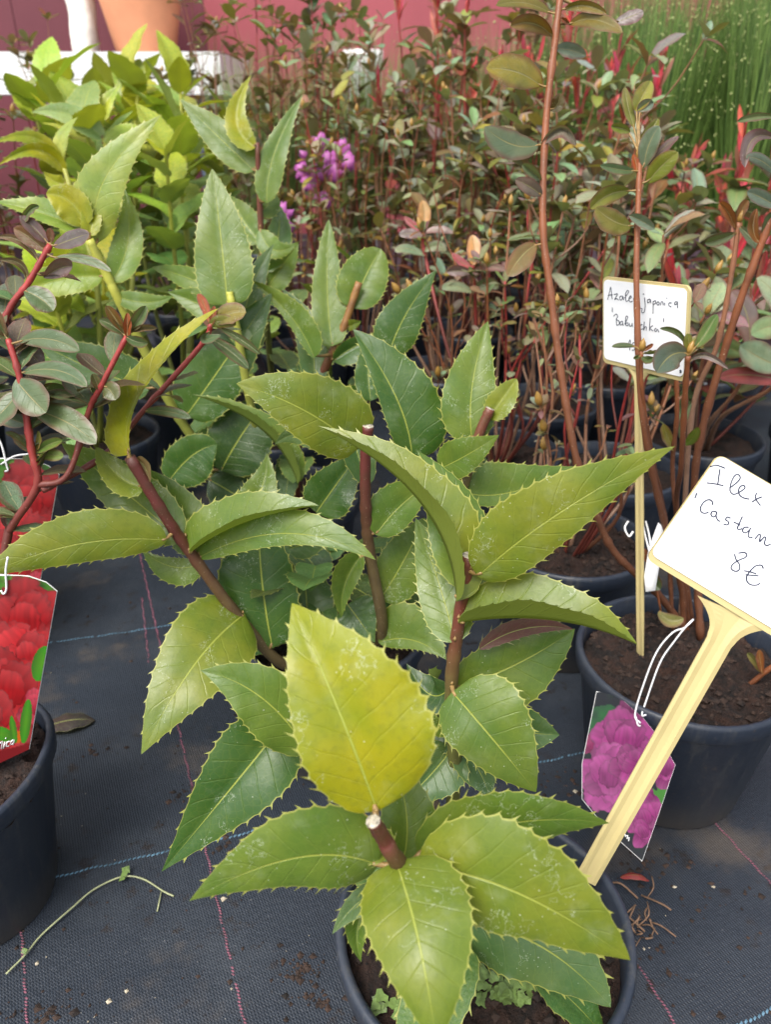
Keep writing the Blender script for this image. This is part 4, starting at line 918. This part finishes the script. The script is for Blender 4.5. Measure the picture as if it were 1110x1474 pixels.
def price_label(label, O, X, Y, wid, hei, foot, sw, strokes, ink, pen, lip=.0022, jx=None):
    """O: bottom left corner, X / Y: points along the bottom and left edge; foot: point of the stake in the soil"""
    ex, ey, n = frame(O, X, Y)
    if n.dot(CAM - O) < 0: n = -n
    e = empty('price_label', foot, label, 'plant label')
    mb = MB(); slab(mb, O, ex, ey, n, rounded(-lip, -max(lip, .0022) * 1.8, wid + lip, hei + lip, .005), -.0022, 0.0); mb.build('plate', M_CREAM, e, O, sm=False)
    mb = MB(); slab(mb, O, ex, ey, n, rounded(0, 0, wid, hei, .0045), .0003, .0009); mb.build('paper', M_PAPER, e, O, sm=False)
    jx = wid / 2 if jx is None else jx
    # stake: ribbed bar with flared neck
    top = O + ex * jx - ey * max(lip, .0022) * 1.5 - n * .0012; d = (foot - top); L_ = d.length; d.normalize(); sx = d.cross(n).normalized(); sn = sx.cross(d)
    if sn.dot(n) < 0: sn = -sn
    if sx.dot(ex) < 0: sx = -sx
    prof = [(-.5, -.0010), (-.5, .0004), (-.36, .0012), (-.14, -.0001), (.10, -.0001), (.30, .0013), (.5, .0004), (.5, -.0010)]
    mb = MB(); V = []; ns = 14; k = len(prof)
    for i in range(ns + 1):
        f = i / ns; y = -.002 + f * (L_ + .002) if i else -.002
        neck = max(0, 1 - f * L_ / (sw * 1.25)) if L_ else 0
        w = sw * (1 + 1.9 * neck ** 2.4) * (1 - .12 * f)
        if i < 8: y = (i / 8) * sw * 1.3; neck = 1 - i / 8; w = sw * (1 + 1.9 * neck ** 2.4)
        else: y = sw * 1.3 + (L_ - sw * 1.3) * (i - 8) / (ns - 8)
        for a, z in prof: V.append(top + d * y + sx * (a * w) + sn * z * (1 if i < ns else .3))
    F = [(i * k + j, (i + 1) * k + j, (i + 1) * k + (j + 1) % k, i * k + (j + 1) % k) for i in range(ns) for j in range(k)] + [tuple(range(k)), tuple(reversed(range(ns * k, ns * k + k)))]
    mb.add(V, F); mb.build('stake', M_CREAM, e, top, sm=False)
    p0 = O + n * .0010
    for word in strokes:
        mb = MB()
        for st in word: mb.tube(smooth([on_plane(x, y, p0, n) for x, y in st], 4), pen, 5)
        mb.build('writing', ink, e, O)
    return e
def zz(L, x0, y0, k): return [[(x0 + a / k, y0 + b / k) for a, b in st] for st in L]
ilex = zz([[(505, 255), (545, 243), (580, 252), (610, 265)], [(576, 270), (568, 320), (560, 382)], [(482, 368), (540, 375), (600, 388)],
           [(652, 400), (690, 370), (718, 338), (712, 314), (690, 310), (668, 335), (650, 385), (648, 425), (665, 447), (692, 445), (728, 425), (752, 405), (745, 388), (722, 392), (707, 420), (715, 455), (745, 475), (785, 483)],
           [(835, 440), (826, 470), (840, 500), (862, 528)], [(872, 468), (840, 480), (800, 505)]], 920, 620, 4.914)
cast = zz([[(412, 440), (405, 458), (398, 478)], [(522, 525), (520, 500), (495, 487), (460, 505), (437, 545), (445, 575), (470, 583), (495, 575)],
           [(548, 572), (522, 570), (512, 593), (530, 610), (550, 592), (554, 572), (548, 602), (560, 632), (576, 640)], [(650, 618), (628, 610), (615, 628), (636, 645), (630, 665), (600, 660)],
           [(735, 605), (715, 650), (700, 688), (712, 700), (732, 690)], [(672, 645), (695, 655), (718, 668)], [(778, 682), (748, 684), (735, 708), (755, 722), (785, 702), (792, 685), (776, 735), (785, 755), (806, 755)],
           [(824, 765), (850, 733), (862, 740), (856, 785), (888, 752), (900, 760), (890, 795), (906, 812), (936, 800)]], 920, 620, 4.914)
euro = zz([[(678, 872), (690, 910), (715, 950), (710, 985), (682, 993), (655, 975), (665, 945), (710, 915), (752, 897), (766, 877), (745, 860), (705, 866)],
           [(882, 975), (870, 952), (830, 955), (795, 985), (765, 1030), (770, 1070), (800, 1090), (840, 1090), (860, 1075)], [(746, 990), (790, 998), (832, 1012)], [(756, 1018), (800, 1022), (848, 1026)]], 920, 620, 4.914)
O1 = P(936, 797, .470)
price_label('large white price label reading Ilex on a cream stake', O1, P(1110, 903, .462), P(1016, 640, .455), .122, .0705, P(843, 1268, .525), .0165, [ilex, cast, euro], M_INK, .00042, jx=.0615, lip=.0005)
aza = zz([[(175, 355), (192, 290), (205, 230), (214, 290), (222, 350)], [(180, 312), (225, 305)], [(240, 305), (275, 300), (245, 355), (265, 345), (285, 360)], [(325, 320), (300, 325), (298, 355), (318, 355), (328, 325), (335, 360)],
          [(345, 340), (385, 280), (372, 265), (355, 300), (360, 370), (385, 362)], [(390, 345), (412, 335), (405, 318), (388, 345), (400, 378), (425, 370)], [(452, 330), (435, 345), (440, 370), (455, 350), (468, 374)],
          [(545, 335), (552, 420), (540, 480), (515, 480), (520, 445), (475, 440)], [(528, 300), (540, 302)], [(602, 350), (576, 358), (575, 385), (598, 376), (604, 355), (610, 390)], [(630, 370), (631, 430), (630, 495)], [(630, 378), (652, 365), (656, 390), (636, 402)],
          [(680, 375), (666, 393), (680, 410), (695, 392), (680, 375)], [(705, 412), (712, 377), (728, 382), (732, 412)], [(746, 385), (747, 414)], [(764, 340), (772, 343)], [(815, 387), (792, 388), (786, 412), (812, 428)], [(870, 376), (850, 378), (846, 405), (868, 396), (873, 376), (875, 440)]], 850, 380, 6.94)
bab = zz([[(222, 435), (222, 480)], [(735, 540), (735, 576)], [(262, 545), (265, 610)], [(235, 522), (262, 500), (277, 525), (262, 552), (290, 572), (290, 602), (265, 611)], [(322, 570), (300, 584), (305, 610), (325, 596), (323, 570), (332, 616)],
          [(345, 600), (376, 535), (358, 525), (355, 605), (380, 614), (378, 588), (358, 592)], [(395, 590), (398, 620), (415, 615), (420, 590), (425, 626)], [(470, 602), (455, 612), (470, 630), (452, 640)], [(522, 602), (502, 616), (506, 650), (527, 645)],
          [(542, 578), (536, 660), (547, 630), (562, 630), (562, 662)], [(602, 540), (597, 600), (594, 665)], [(628, 615), (600, 640), (630, 668)], [(662, 640), (642, 656), (658, 676), (674, 652), (690, 682)]], 850, 380, 6.94)
pr2 = zz([[(382, 792), (402, 760), (396, 862)], [(452, 785), (425, 790), (424, 820), (446, 828), (440, 860), (420, 860)], [(515, 780), (490, 785), (480, 822), (496, 850)], [(474, 825), (515, 820)], [(908, 1060), (895, 1066), (908, 1076), (896, 1084), (912, 1084), (908, 1060)]], 850, 380, 6.94)
O2 = P(871, 516, .690)
price_label('small handwritten azalea price label behind a thin brown stem', O2, P(986, 543, .615), P(869, 399, .661), .0905, .0690, P(922, 948, .77), .0105, [aza, bab, pr2], M_INK2, .00038, lip=.0022, jx=.040)
# white loop tag hanging behind the big label
mb = MB()
for q in ([(925, 745), (929, 770), (938, 800), (936, 775), (930, 750)], [(905, 750), (900, 760), (906, 772), (912, 765)]): mb.tube(smooth([P(x, y, .72) for x, y in q], 5), .0009, 6)
pts = [(948, 752), (957, 760), (952, 800), (944, 850), (930, 852), (928, 830), (934, 790)]
A = [P(x, y, .728) for x, y in pts]; Bk = [P(x, y, .7288) for x, y in pts]; k = len(pts)
mb.add(A + Bk, [tuple(range(k)), tuple(reversed(range(k, 2 * k)))] + [(i, k + i, k + (i + 1) % k, (i + 1) % k) for i in range(k)])
o = mb.build('loop_tag', M_WHITE, None, P(930, 852, .728)); tag(o, 'white plastic loop tag hanging behind the large price label', 'plant tag')

# ================================================================== the rows behind
BARE = 'azalea with bare brown stems and small bronze and grey leaves in a black pot'
SHORT = [(.17, .11, .04), (.16, .20, .10), (.20, .13, .06), (.19, .11, .09), (.20, .24, .14), (.15, .18, .07)]
azalea('short azalea with bare stems growing behind the small handwritten label', (.224, .815), .30, 12, 31, ln=.020, pal=SHORT, spread=.12, low=.45, dens=3, crumbs=140, group=None)
az5 = azalea('azalea with many bare tan stems and two pale orange leaf buds', (.17, 1.08), .36, 18, 32, ln=.024, pal=SHORT, spread=.14, low=.5, dens=4, crumbs=60, group=None)
GREYP = [(.20, .26, .14), (.24, .29, .19), (.20, .19, .03), (.18, .22, .10), (.24, .16, .13), (.23, .28, .17)]
azalea('azalea with large grey-green leaves on tall stems just left of the small handwritten label', (.33, 1.02), .46, 7, 54, ln=.052, pal=GREYP, dens=8, low=.4, group=None, spread=.15)
azalea('azalea with large grey-green leaves between the crimson-shoot shrubs', (.36, 1.66), .50, 9, 55, ln=.056, pal=GREYP, dens=9, low=.35, group=None, spread=.17)
def fresh_shoots(e, foot, specs):
    for (bx, by, t), mid_, k in specs:
        st = hero_stem(e, [foot, mid_, (bx + 3, by + 40, t + .02), (bx, by, t)], .0026, .0020, M_STEM_CRIM, cut=False)
        az_leaf(st, (.50, .26, .10), (bx, by, t), (bx + 2, by - 22 * k), (bx - 1, by - 44 * k, t), 11 * k, 11 * k, ab=(.6, .6))
        az_leaf(st, (.30, .05, .06), (bx, by + 4, t), (bx - 15 * k, by - 4), (bx - 30 * k, by - 18 * k, t), 6 * k)
        az_leaf(st, (.24, .13, .12), (bx, by + 8, t), (bx + 26 * k, by + 2), (bx + 48 * k, by + 8, t - .01), 6 * k); az_leaf(st, PU, (bx, by + 12, t), (bx - 20 * k, by + 8), (bx - 38 * k, by + 10, t), 8 * k)
        az_leaf(st, (.17, .20, .10), (bx + 2, by + 34, t + .01), (bx + 22 * k, by + 26), (bx + 36 * k, by + 34, t), 9 * k); az_leaf(st, (.20, .24, .14), (bx + 2, by + 40, t + .01), (bx - 25 * k, by + 30), (bx - 45 * k, by + 34, t), 8 * k)
fresh_shoots(az5, Vector((.165, 1.075, .128)), [((681, 382, 1.02), (690, 560, 1.12), 1.0), ((609, 328, 1.12), (650, 520, 1.14), .9)])
azalea("azalea with bronze leaves between the small label's red-leaved shrub and the rush-like shrubs", (.43, 1.45), .42, 12, 33, ln=0.0522, dens=12)
azalea('azalea with thin bare stems right behind the one with pale orange leaf buds', (.11, 1.48), .46, 14, 34, ln=0.0430, dens=10, low=.5)
azalea('azalea with bronze leaves right behind the tall grey-leaved azalea by the small label', (.28, 1.30), .52, 10, 35, ln=0.0522, dens=11, low=.5)
azalea('azalea with thin stems standing next to the magenta-flowered azalea on the label side', (-.05, 1.72), .50, 14, 36, ln=0.0400, dens=11)
azalea(BARE, (.20, 1.78), .62, 12, 37, ln=0.0522, dens=12)
azalea(BARE, (-.22, 1.95), .70, 13, 38, ln=0.0461, dens=12)
azalea(BARE, (.02, 2.08), .74, 13, 39, ln=0.0522, dens=12)
azalea(BARE, (.30, 2.15), .70, 12, 40, ln=0.0553, dens=12)
azalea('azalea with bronze leaves between the yellow-green hollies and the feathery light green shrubs', (-.42, 2.25), .78, 12, 41, ln=0.0522, dens=12)
azalea(BARE, (-.14, 2.40), .80, 12, 42, ln=0.0553, dens=12)
azalea(BARE, (.14, 2.50), .74, 12, 43, ln=0.0583, dens=12)
azalea('azalea with thin stems beside the holly with curled yellow leaves', (-.78, 1.30), .52, 11, 44, ln=0.0522, dens=12)
azalea(BARE, (-.95, 1.70), .56, 11, 45, ln=0.0522, dens=12)
azalea(BARE, (-.62, 2.30), .55, 10, 46, ln=0.0522, dens=11)
azalea(BARE, (-1.12, 2.15), .60, 11, 51, ln=0.0504, dens=13)
azalea(BARE, (-.98, 2.6), .62, 11, 52, ln=0.0504, dens=13)
azalea('azalea with small leaves beside the low seedling and the curled yellow-leaved holly', (-.70, 1.02), .34, 10, 53, ln=0.0432, dens=12)
azalea(BARE, (-.74, 1.58), .56, 12, 56, ln=.044, dens=11)
azalea('low azalea seedling behind the crimson-stemmed azalea on the left', (-.55, .80), .24, 9, 47, ln=.030, pal=[(.09, .13, .045), (.12, .16, .08)], group=None)
def red_shoot(label, xy, h, nst, seed, group='plants with crimson upright shoots', spread=.15, ln=.070):
    rnd = random.Random(seed); e, zs = plant('potted_red_shoot_shrub', label, xy, group=group, seed=seed, crumbs=0); c = Vector((xy[0], xy[1], zs))
    pal = [(.16, .22, .08), (.19, .26, .13), (.20, .14, .14), (.15, .20, .09), (.24, .05, .05), (.22, .27, .17)]
    for i in range(nst):
        az = 6.283 * (i + rnd.uniform(-.3, .3)) / nst; hh = h * rnd.uniform(.6, 1.05); rt = spread * rnd.uniform(.2, 1)
        tip = c + Vector((math.cos(az) * rt, math.sin(az) * rt, hh)); st = c + Vector((math.cos(az) * .012, math.sin(az) * .012, -.012))
        q = smooth([st, st.lerp(tip, .4) + Vector((math.cos(az) * rt * .2, math.sin(az) * rt * .2, 0)), st.lerp(tip, .75) + Vector((rnd.uniform(-.01, .01), 0, 0)), tip], 5); n = len(q)
        mb = MB(); mb.tube(q, [.0028 * (1 - .5 * k / (n - 1)) for k in range(n)], 6); s = mb.build('stem', M_STEM_CRIM, e, q[0])
        for k in range(16):
            f = rnd.uniform(.25, .84); kk = f * (n - 1); i0 = int(kk); p = q[i0].lerp(q[min(i0 + 1, n - 1)], kk - i0)
            place_leaf(rnd.choice(RL), s, p, rand_dir(rnd, -10, 50), (0, 0, 1), ln * rnd.uniform(.6, 1.1), jit(rnd.choice(pal), rnd))
        ax = (q[-1] - q[-3]).normalized()
        for k in range(12):
            p = tip - ax * rnd.uniform(0, .09); d = (ax * 1.0 + rand_dir(rnd, -10, 20) * rnd.uniform(.15, .4)).normalized()
            place_leaf(rnd.choice(NL), s, p, d, rand_dir(rnd, -10, 10), rnd.uniform(.035, .062), jit(rnd.choice([(.55, .04, .085), (.58, .10, .075), (.46, .025, .075)]), rnd), 'shoot_leaf')
    return e
RSL = 'shrub with crimson upright shoots and long dark leaves in a black pot'
rs1 = red_shoot('shrub with long grey-green and dark red leaves right behind the small handwritten label', (.50, 1.14), .30, 6, 61, group=None)
for pts_, lv in (([Vector((.50, 1.13, .128)), (1023, 608, 1.10), (1062, 560, 1.03), (1078, 510, .98)], (((.15, .23, .09), (1076, 512, .98), (1045, 500), (1012, 500, .95), 16, 16), ((.19, .13, .13), (1080, 505, .98), (1075, 450), (1052, 420, .96), 20, 16), ((.22, .27, .17), (1078, 520, .98), (1050, 535), (1030, 530, .97), 10, 10))),
                ([Vector((.51, 1.13, .128)), (1040, 600, 1.10), (1110, 560, 1.02), (1135, 520, .98)], (((.19, .25, .15), (1132, 530, .98), (1096, 516), (1066, 496, .94), 20, 24), ((.22, .035, .035), (1138, 552, .98), (1086, 540), (1034, 543, .96), 14, 12), ((.20, .28, .13), (1134, 470, .97), (1108, 470), (1082, 482, .95), 18, 16), ((.20, .26, .16), (1134, 480, .98), (1120, 430), (1090, 400, .98), 16, 18))),
                ([Vector((.49, 1.13, .128)), (1005, 560, 1.08), (1024, 470, 1.0)], (((.15, .23, .09), (1024, 472, 1.0), (1008, 448), (992, 432, .98), 14, 16), ((.17, .21, .13), (1026, 465, 1.0), (1040, 430), (1030, 398, 1.0), 14, 12), ((.20, .16, .15), (1022, 470, 1.0), (1046, 455), (1062, 462, .98), 11, 11)))):
    st_ = hero_stem(rs1, pts_, .0034, .0022, M_STEM_TAN, cut=False)
    for lf in lv: az_leaf(st_, *lf)
red_shoot(RSL, (.64, 1.48), .45, 9, 62)
red_shoot(RSL, (.52, 1.80), .53, 9, 63)
red_shoot(RSL, (.76, 1.80), .36, 9, 64)
red_shoot('tallest crimson-shoot shrub, rising before the plain red wall', (.12, 1.98), .76, 7, 65)
red_shoot(RSL, (.40, 2.00), .70, 8, 66)
red_shoot('shrub with crimson shoots beside the red-leaved shrub behind the small label', (.72, 1.15), .36, 7, 67)
def back_holly(label, xy, h, nst, seed, group='yellow-green hollies at the back', ln=.10, spread=.17):
    rnd = random.Random(seed); e, zs = plant('potted_holly', label, xy, group=group, seed=seed, crumbs=0); c = Vector((xy[0], xy[1], zs))
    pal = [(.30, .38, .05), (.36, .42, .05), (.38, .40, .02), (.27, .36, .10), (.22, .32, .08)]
    for i in range(nst):
        az = 6.283 * (i + rnd.uniform(-.3, .3)) / nst; hh = h * rnd.uniform(.7, 1.03); rt = spread * rnd.uniform(.3, 1)
        tip = c + Vector((math.cos(az) * rt, math.sin(az) * rt, hh)); st = c + Vector((math.cos(az) * .012, math.sin(az) * .012, -.012))
        q = smooth([st, st.lerp(tip, .4) + Vector((math.cos(az) * rt * .2, math.sin(az) * rt * .2, 0)), st.lerp(tip, .75), tip], 5); n = len(q)
        mb = MB(); mb.tube(q, [.0045 * (1 - .45 * k / (n - 1)) for k in range(n)], 8, 1); s = mb.build('stem', [M_STEM_YEL, M_PITH], e, q[0])
        m_ = 13
        for k in range(m_):
            f = .28 + .72 * k / (m_ - 1); kk = f * (n - 1); i0 = min(int(kk), n - 2); p = q[i0].lerp(q[i0 + 1], kk - i0)
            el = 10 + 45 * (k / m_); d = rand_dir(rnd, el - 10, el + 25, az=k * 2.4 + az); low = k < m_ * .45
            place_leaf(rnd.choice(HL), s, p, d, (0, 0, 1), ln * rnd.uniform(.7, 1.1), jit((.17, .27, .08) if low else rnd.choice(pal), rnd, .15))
    return e
BH = 'tall holly with yellow-green spiny leaves standing before the white bench'
back_holly(BH, (-.38, 1.38), .49, 6, 71)
back_holly(BH, (-.56, 1.58), .50, 6, 72)
back_holly(BH, (-.44, 1.78), .52, 6, 73)
back_holly(BH, (-.52, 2.0), .52, 6, 74)
h5 = back_holly('holly with curled yellow leaves just behind the yellow shoot', (-.46, 1.15), .34, 4, 75, group=None)
sJ = hero_stem(h5, [Vector((-.46, 1.15, .128)), (140, 420, 1.06), (100, 270, 1.05), (90, 236, 1.05)], .0045, .003, M_STEM_YEL)
sM = hero_stem(h5, [Vector((-.455, 1.16, .128)), (190, 400, 1.12), (152, 215, 1.15), (143, 172, 1.16)], .0045, .003, M_STEM_YEL)
for c_, b_, m_, t_, w1, w2 in ((YB, (90, 240, 1.05), (48, 198), (-8, 206, 1.0), 14, 10), (YB, (93, 248, 1.05), (52, 216), (-6, 240, 1.0), 12, 12), ((.36, .40, .08), (84, 240, 1.05), (86, 200), (112, 168, 1.03), 10, 12), ((.34, .36, .03), (96, 262, 1.05), (80, 262), (62, 246, 1.04), 12, 12)):
    hero_leaf(sJ, c_, b_, m_, t_, w1, w2, teeth=12)
for c_, b_, m_, t_, w1, w2 in (((.24, .33, .12), (148, 200, 1.15), (98, 165), (44, 162, 1.12), 16, 18), ((.32, .38, .05), (142, 176, 1.16), (150, 150), (175, 120, 1.16), 13, 13), ((.30, .38, .05), (150, 210, 1.15), (185, 190), (215, 200, 1.13), 14, 14)):
    hero_leaf(sM, c_, b_, m_, t_, w1, w2, teeth=12)

def rush_mat(name, c0, c1):
    m, nt, bs, out = newmat(name); uv = N(nt, 'ShaderNodeUVMap'); sp = N(nt, 'ShaderNodeSeparateXYZ'); nt.links.new(uv.outputs[0], sp.inputs[0])
    nt.links.new(MIX(nt, sp.outputs[0], c0, c1), bs.inputs['Base Color']); bs.inputs['Roughness'].default_value = .5; return m
M_RUSH = rush_mat('rush_green', (.030, .070, .012), (.18, .29, .06)); M_RUSH2 = rush_mat('rush_light_green', (.08, .13, .03), (.26, .32, .10))
def rush(label, xy, h, n, seed, mat, spread=.2, buds=90, group='green rush-like shrubs at the back', name='potted_rush'):
    rnd = random.Random(seed); e, zs = plant(name, label, xy, group=group, seed=seed, crumbs=0); c = Vector((xy[0], xy[1], zs)); mb = MB(); bm = MB()
    for i in range(n):
        a = rnd.uniform(0, 6.283); r0 = .07 * math.sqrt(rnd.random()); r1 = spread * math.sqrt(rnd.random()); hh = h * rnd.uniform(.45, 1.05)
        p0 = c + Vector((math.cos(a) * r0, math.sin(a) * r0, -.005)); a2 = a + rnd.uniform(-.5, .5); p2 = c + Vector((math.cos(a2) * r1, math.sin(a2) * r1, hh)); p1 = p0.lerp(p2, .5) + Vector((math.cos(a) * .02, math.sin(a) * .02, .03))
        w = rnd.uniform(.0009, .0017); sd_ = Vector((math.cos(a + 1.2), math.sin(a + 1.2), 0)) * w; s2_ = Vector((-sd_.y, sd_.x, 0))
        mb.add([p0 + sd_, p0 - sd_ + s2_, p0 - sd_ - s2_, p1 + sd_, p1 - sd_ + s2_, p1 - sd_ - s2_, p2], [(0, 1, 4, 3), (1, 2, 5, 4), (2, 0, 3, 5), (3, 4, 6), (4, 5, 6), (5, 3, 6)], [(rnd.random() ** 1.4, .5)] * 7)
        if rnd.random() < buds / n * 2.2:
            for _ in range(2):
                b = p1.lerp(p2, rnd.uniform(.35, 1)) + Vector((rnd.uniform(-.004, .004), rnd.uniform(-.004, .004), 0)); s = rnd.uniform(.0016, .0034)
                bm.add([b + Vector(v) * s for v in ((1, 0, 0), (-1, 0, 0), (0, 1, 0), (0, -1, 0), (0, 0, 1.4), (0, 0, -1.4))], [(0, 2, 4), (2, 1, 4), (1, 3, 4), (3, 0, 4), (2, 0, 5), (1, 2, 5), (3, 1, 5), (0, 3, 5)])
    o = mb.build('rush_stems', mat, e, c, sm=False); o['kind'] = 'stuff'
    if bm.V: o = bm.build('flower_buds', M_RBUD, e, c); o['kind'] = 'stuff'
    return e
RSH = 'dense upright green rush-like shrub with pale tiny buds'
for i, (x, y, h_) in enumerate(((.72, 2.35, .78), (1.0, 2.25, .84), (1.28, 2.3, .86), (.88, 2.65, .86), (1.18, 2.65, .92), (.58, 2.65, .80), (1.5, 2.5, .9), (1.45, 2.0, .8), (1.15, 1.95, .6))):
    rush(RSH, (x, y), h_, 1700, 80 + i, M_RUSH, spread=.21, buds=260)
for i, (x, y, h_) in enumerate(((-.42, 2.85, .66), (-.12, 2.9, .70), (.18, 2.95, .68), (.42, 2.8, .72))):
    rush('feathery light green shrub standing before the red wall', (x, y), h_, 900, 95 + i, M_RUSH2, spread=.2, buds=60, group='light green shrubs before the red wall', name='potted_feathery_shrub')

# blooming azalea
def bloom_azalea(xy, seed):
    e = azalea('azalea with magenta blossoms among the bare-stemmed azaleas', xy, .30, 9, seed, ln=.028, group=None)
    rnd = random.Random(seed); pts = [(462, 208), (478, 225), (445, 228), (438, 245), (500, 230), (458, 245), (492, 215), (470, 240), (448, 262), (478, 250), (468, 285), (405, 310), (412, 330)]
    for (x, y) in pts:
        o = P(x, y, 1.66 if x > 420 else 1.45); mb = MB(); ax = rand_dir(rnd, -20, 40, az=-1.57 + rnd.uniform(-.7, .7)); a = ax.orthogonal().normalized(); b = ax.cross(a); r = .022
        for k in range(5):
            th = 6.283 * k / 5; d = a * math.cos(th) + b * math.sin(th); t_ = ax.cross(d); V = []; F = []
            for i in range(5):
                s = i / 4; w = r * .42 * math.sin(math.pi * min(.92, .1 + s * .85)) ** .7
                for j in (-1, 0, 1): V.append(o + d * r * s + ax * (.010 * s - .012 * s * s * (1 + abs(j))) + t_ * w * j + ax * rnd.uniform(-.001, .001))
            F = [(i * 3 + j, i * 3 + j + 1, i * 3 + j + 4, i * 3 + j + 3) for i in range(4) for j in (0, 1)]; mb.add(V, F)
        mb.build('blossom', M_BLOOM, e, o)
        # flower stalk down to the pot
        c = Vector((xy[0], xy[1], .135)); m2 = MB(); m2.tube(smooth([c, c.lerp(o, .6) + Vector((rnd.uniform(-.01, .01), .01, 0)), o], 4), .0014, 5); m2.build('flower_stalk', M_STEM_AZ, e, c)
bloom_azalea((-.17, 1.62), 48)

# ================================================================== small litter on the mat
def flat_leaf(name, label, cat, px, py, ln, az, rgb, mat, curl, w=.26):
    o = Gz(px, py); rnd = random.Random(int(px)); d = Vector((math.cos(az), math.sin(az), 0)); sd_ = Vector((-d.y, d.x, 0))
    V, F, U = leaf_surface(lambda s: o + d * (s * ln) + Vector((0, 0, .003 + curl * s * (1 - s) * 4)), lambda s: sd_ * ln * w + Vector((0, 0, -.002)), lambda s: -sd_ * ln * w + Vector((0, 0, -.002)), 14, 3, .6, .7, 0, 0, .1, .08, rnd)
    mb = MB(); mb.add(V, F, U); q = mb.build(name, mat, None, o, rgb); tag(q, label, cat); return q
flat_leaf('fallen_leaf', 'dark brown fallen leaf lying on the mat beside the left pot', 'leaf', 62, 1052, .055, .25, (.05, .035, .035), M_BARE, .006)
flat_leaf('fallen_leaf', 'small pale green fallen leaf lying on the mat beside the right pot', 'leaf', 1046, 1165, .02, 1.5, (.22, .26, .08), M_BARE, .003, .4)
flat_leaf('fallen_leaf', 'small curled red fallen leaf lying on the mat beside the holly pot', 'leaf', 892, 1266, .026, -.15, (.30, .035, .04), M_BARE, .006, .14)
mb = MB(); rnd = random.Random(5)
for i in range(26):
    a = Gz(rnd.uniform(885, 940), rnd.uniform(1285, 1350), .003); b = a + Vector((rnd.uniform(-.02, .02), rnd.uniform(-.02, .02), rnd.uniform(-.002, .010)))
    mb.tube(smooth([a, a.lerp(b, .5) + Vector((rnd.uniform(-.004, .004), rnd.uniform(-.004, .004), .004)), b], 3), rnd.uniform(.0004, .0010), 5)
o = mb.build('dry_root_tuft', M_TWIG, None, Gz(910, 1320)); tag(o, 'tuft of dry brown roots on the mat beside the holly pot', 'roots')
mb = MB(); mb.tube(smooth([Gz(8, 1402, .004), Gz(36, 1374, .004), Gz(60, 1345, .004), Gz(105, 1305, .006), Gz(135, 1280, .006), Gz(175, 1262, .006), Gz(205, 1265, .005), Gz(235, 1283, .003), Gz(250, 1290, .002)], 6), .0008, 6)
mb.tube([Gz(232, 1283, .003), Gz(226, 1312, .002)], .0006, 5)
e = empty('weed_runner', Gz(36, 1374), 'thin pale weed runner creeping over the mat by the left pot', 'weed'); mb.build('stalk', simple('pale_runner', (.30, .32, .17), .5), e)
for (x, y, dx, dy) in ((172, 1263, .006, -.004), (172, 1263, .007, .004), (176, 1260, .004, .008), (36, 1374, -.003, .004)):
    a = Gz(x, y, .006); b = a + Vector((dx, dy, .003)); sd_ = Vector((-dy, dx, 0)) * .55
    mb = MB(); mb.add([a, (a + b) / 2 + sd_, b, (a + b) / 2 - sd_, (a + b) / 2 + Vector((0, 0, .001))], [(0, 1, 4), (1, 2, 4), (2, 3, 4), (3, 0, 4)]); mb.build('leaflet', M_LIVER, e)
mb = MB(); m2 = MB(); rnd = random.Random(9)
for i in range(420):
    x, y = rnd.uniform(-40, 1150), rnd.uniform(850, 1490)
    if 160 < x < 880 and rnd.random() < .4: continue
    o = Gz(x, y); o.z = ground_z(o.x, o.y) + .0005; s = rnd.choice([.0006, .0009, .0013, .0022]) * rnd.uniform(.7, 1.3)
    q = [o + Vector((v[0] * rnd.uniform(.6, 1.3), v[1] * rnd.uniform(.6, 1.3), v[2] * .7)) * s if False else o + Vector((v[0] * s * rnd.uniform(.6, 1.4), v[1] * s * rnd.uniform(.6, 1.4), v[2] * s * .7)) for v in ((1, 0, 0), (-1, 0, 0), (0, 1, 0), (0, -1, 0), (0, 0, 1), (0, 0, -1))]
    (mb if rnd.random() < .72 else m2).add(q, [(0, 2, 4), (2, 1, 4), (1, 3, 4), (3, 0, 4), (2, 0, 5), (1, 2, 5), (3, 1, 5), (0, 3, 5)])
for cx_, cy_, n_, sp_ in ((300, 1150, 70, 34), (330, 1130, 50, 30), (125, 1082, 25, 16), (440, 1395, 60, 26), (455, 1440, 30, 18), (60, 1460, 40, 30), (300, 1210, 30, 40), (930, 1240, 60, 40), (1000, 1300, 40, 60), (960, 1420, 30, 70), (820, 1130, 60, 40)):
    for i in range(n_):
        o = Gz(cx_ + rnd.gauss(0, sp_), cy_ + rnd.gauss(0, sp_ * .4)); o.z = ground_z(o.x, o.y) + .0004; sz_ = rnd.choice([.0006, .0009, .0014, .0024]) * rnd.uniform(.7, 1.3)
        mb.add([o + Vector((v[0] * sz_ * rnd.uniform(.6, 1.8), v[1] * sz_ * rnd.uniform(.6, 1.8), v[2] * sz_ * .7)) for v in ((1, 0, 0), (-1, 0, 0), (0, 1, 0), (0, -1, 0), (0, 0, 1), (0, 0, -1))], [(0, 2, 4), (2, 1, 4), (1, 3, 4), (3, 0, 4), (2, 0, 5), (1, 2, 5), (3, 1, 5), (0, 3, 5)])
o = mb.build('soil_specks', M_CRUMB, None, (0, .4, 0), sm=False); tag(o, 'dark crumbs of spilled peat scattered over the mat', 'crumbs', kind='stuff')
o = m2.build('pale_grit', simple('grit', (.38, .33, .24), .8, .4, 300), None, (0, .4, 0), sm=False); tag(o, 'pale grit and seed bits scattered over the mat', 'grit', kind='stuff')
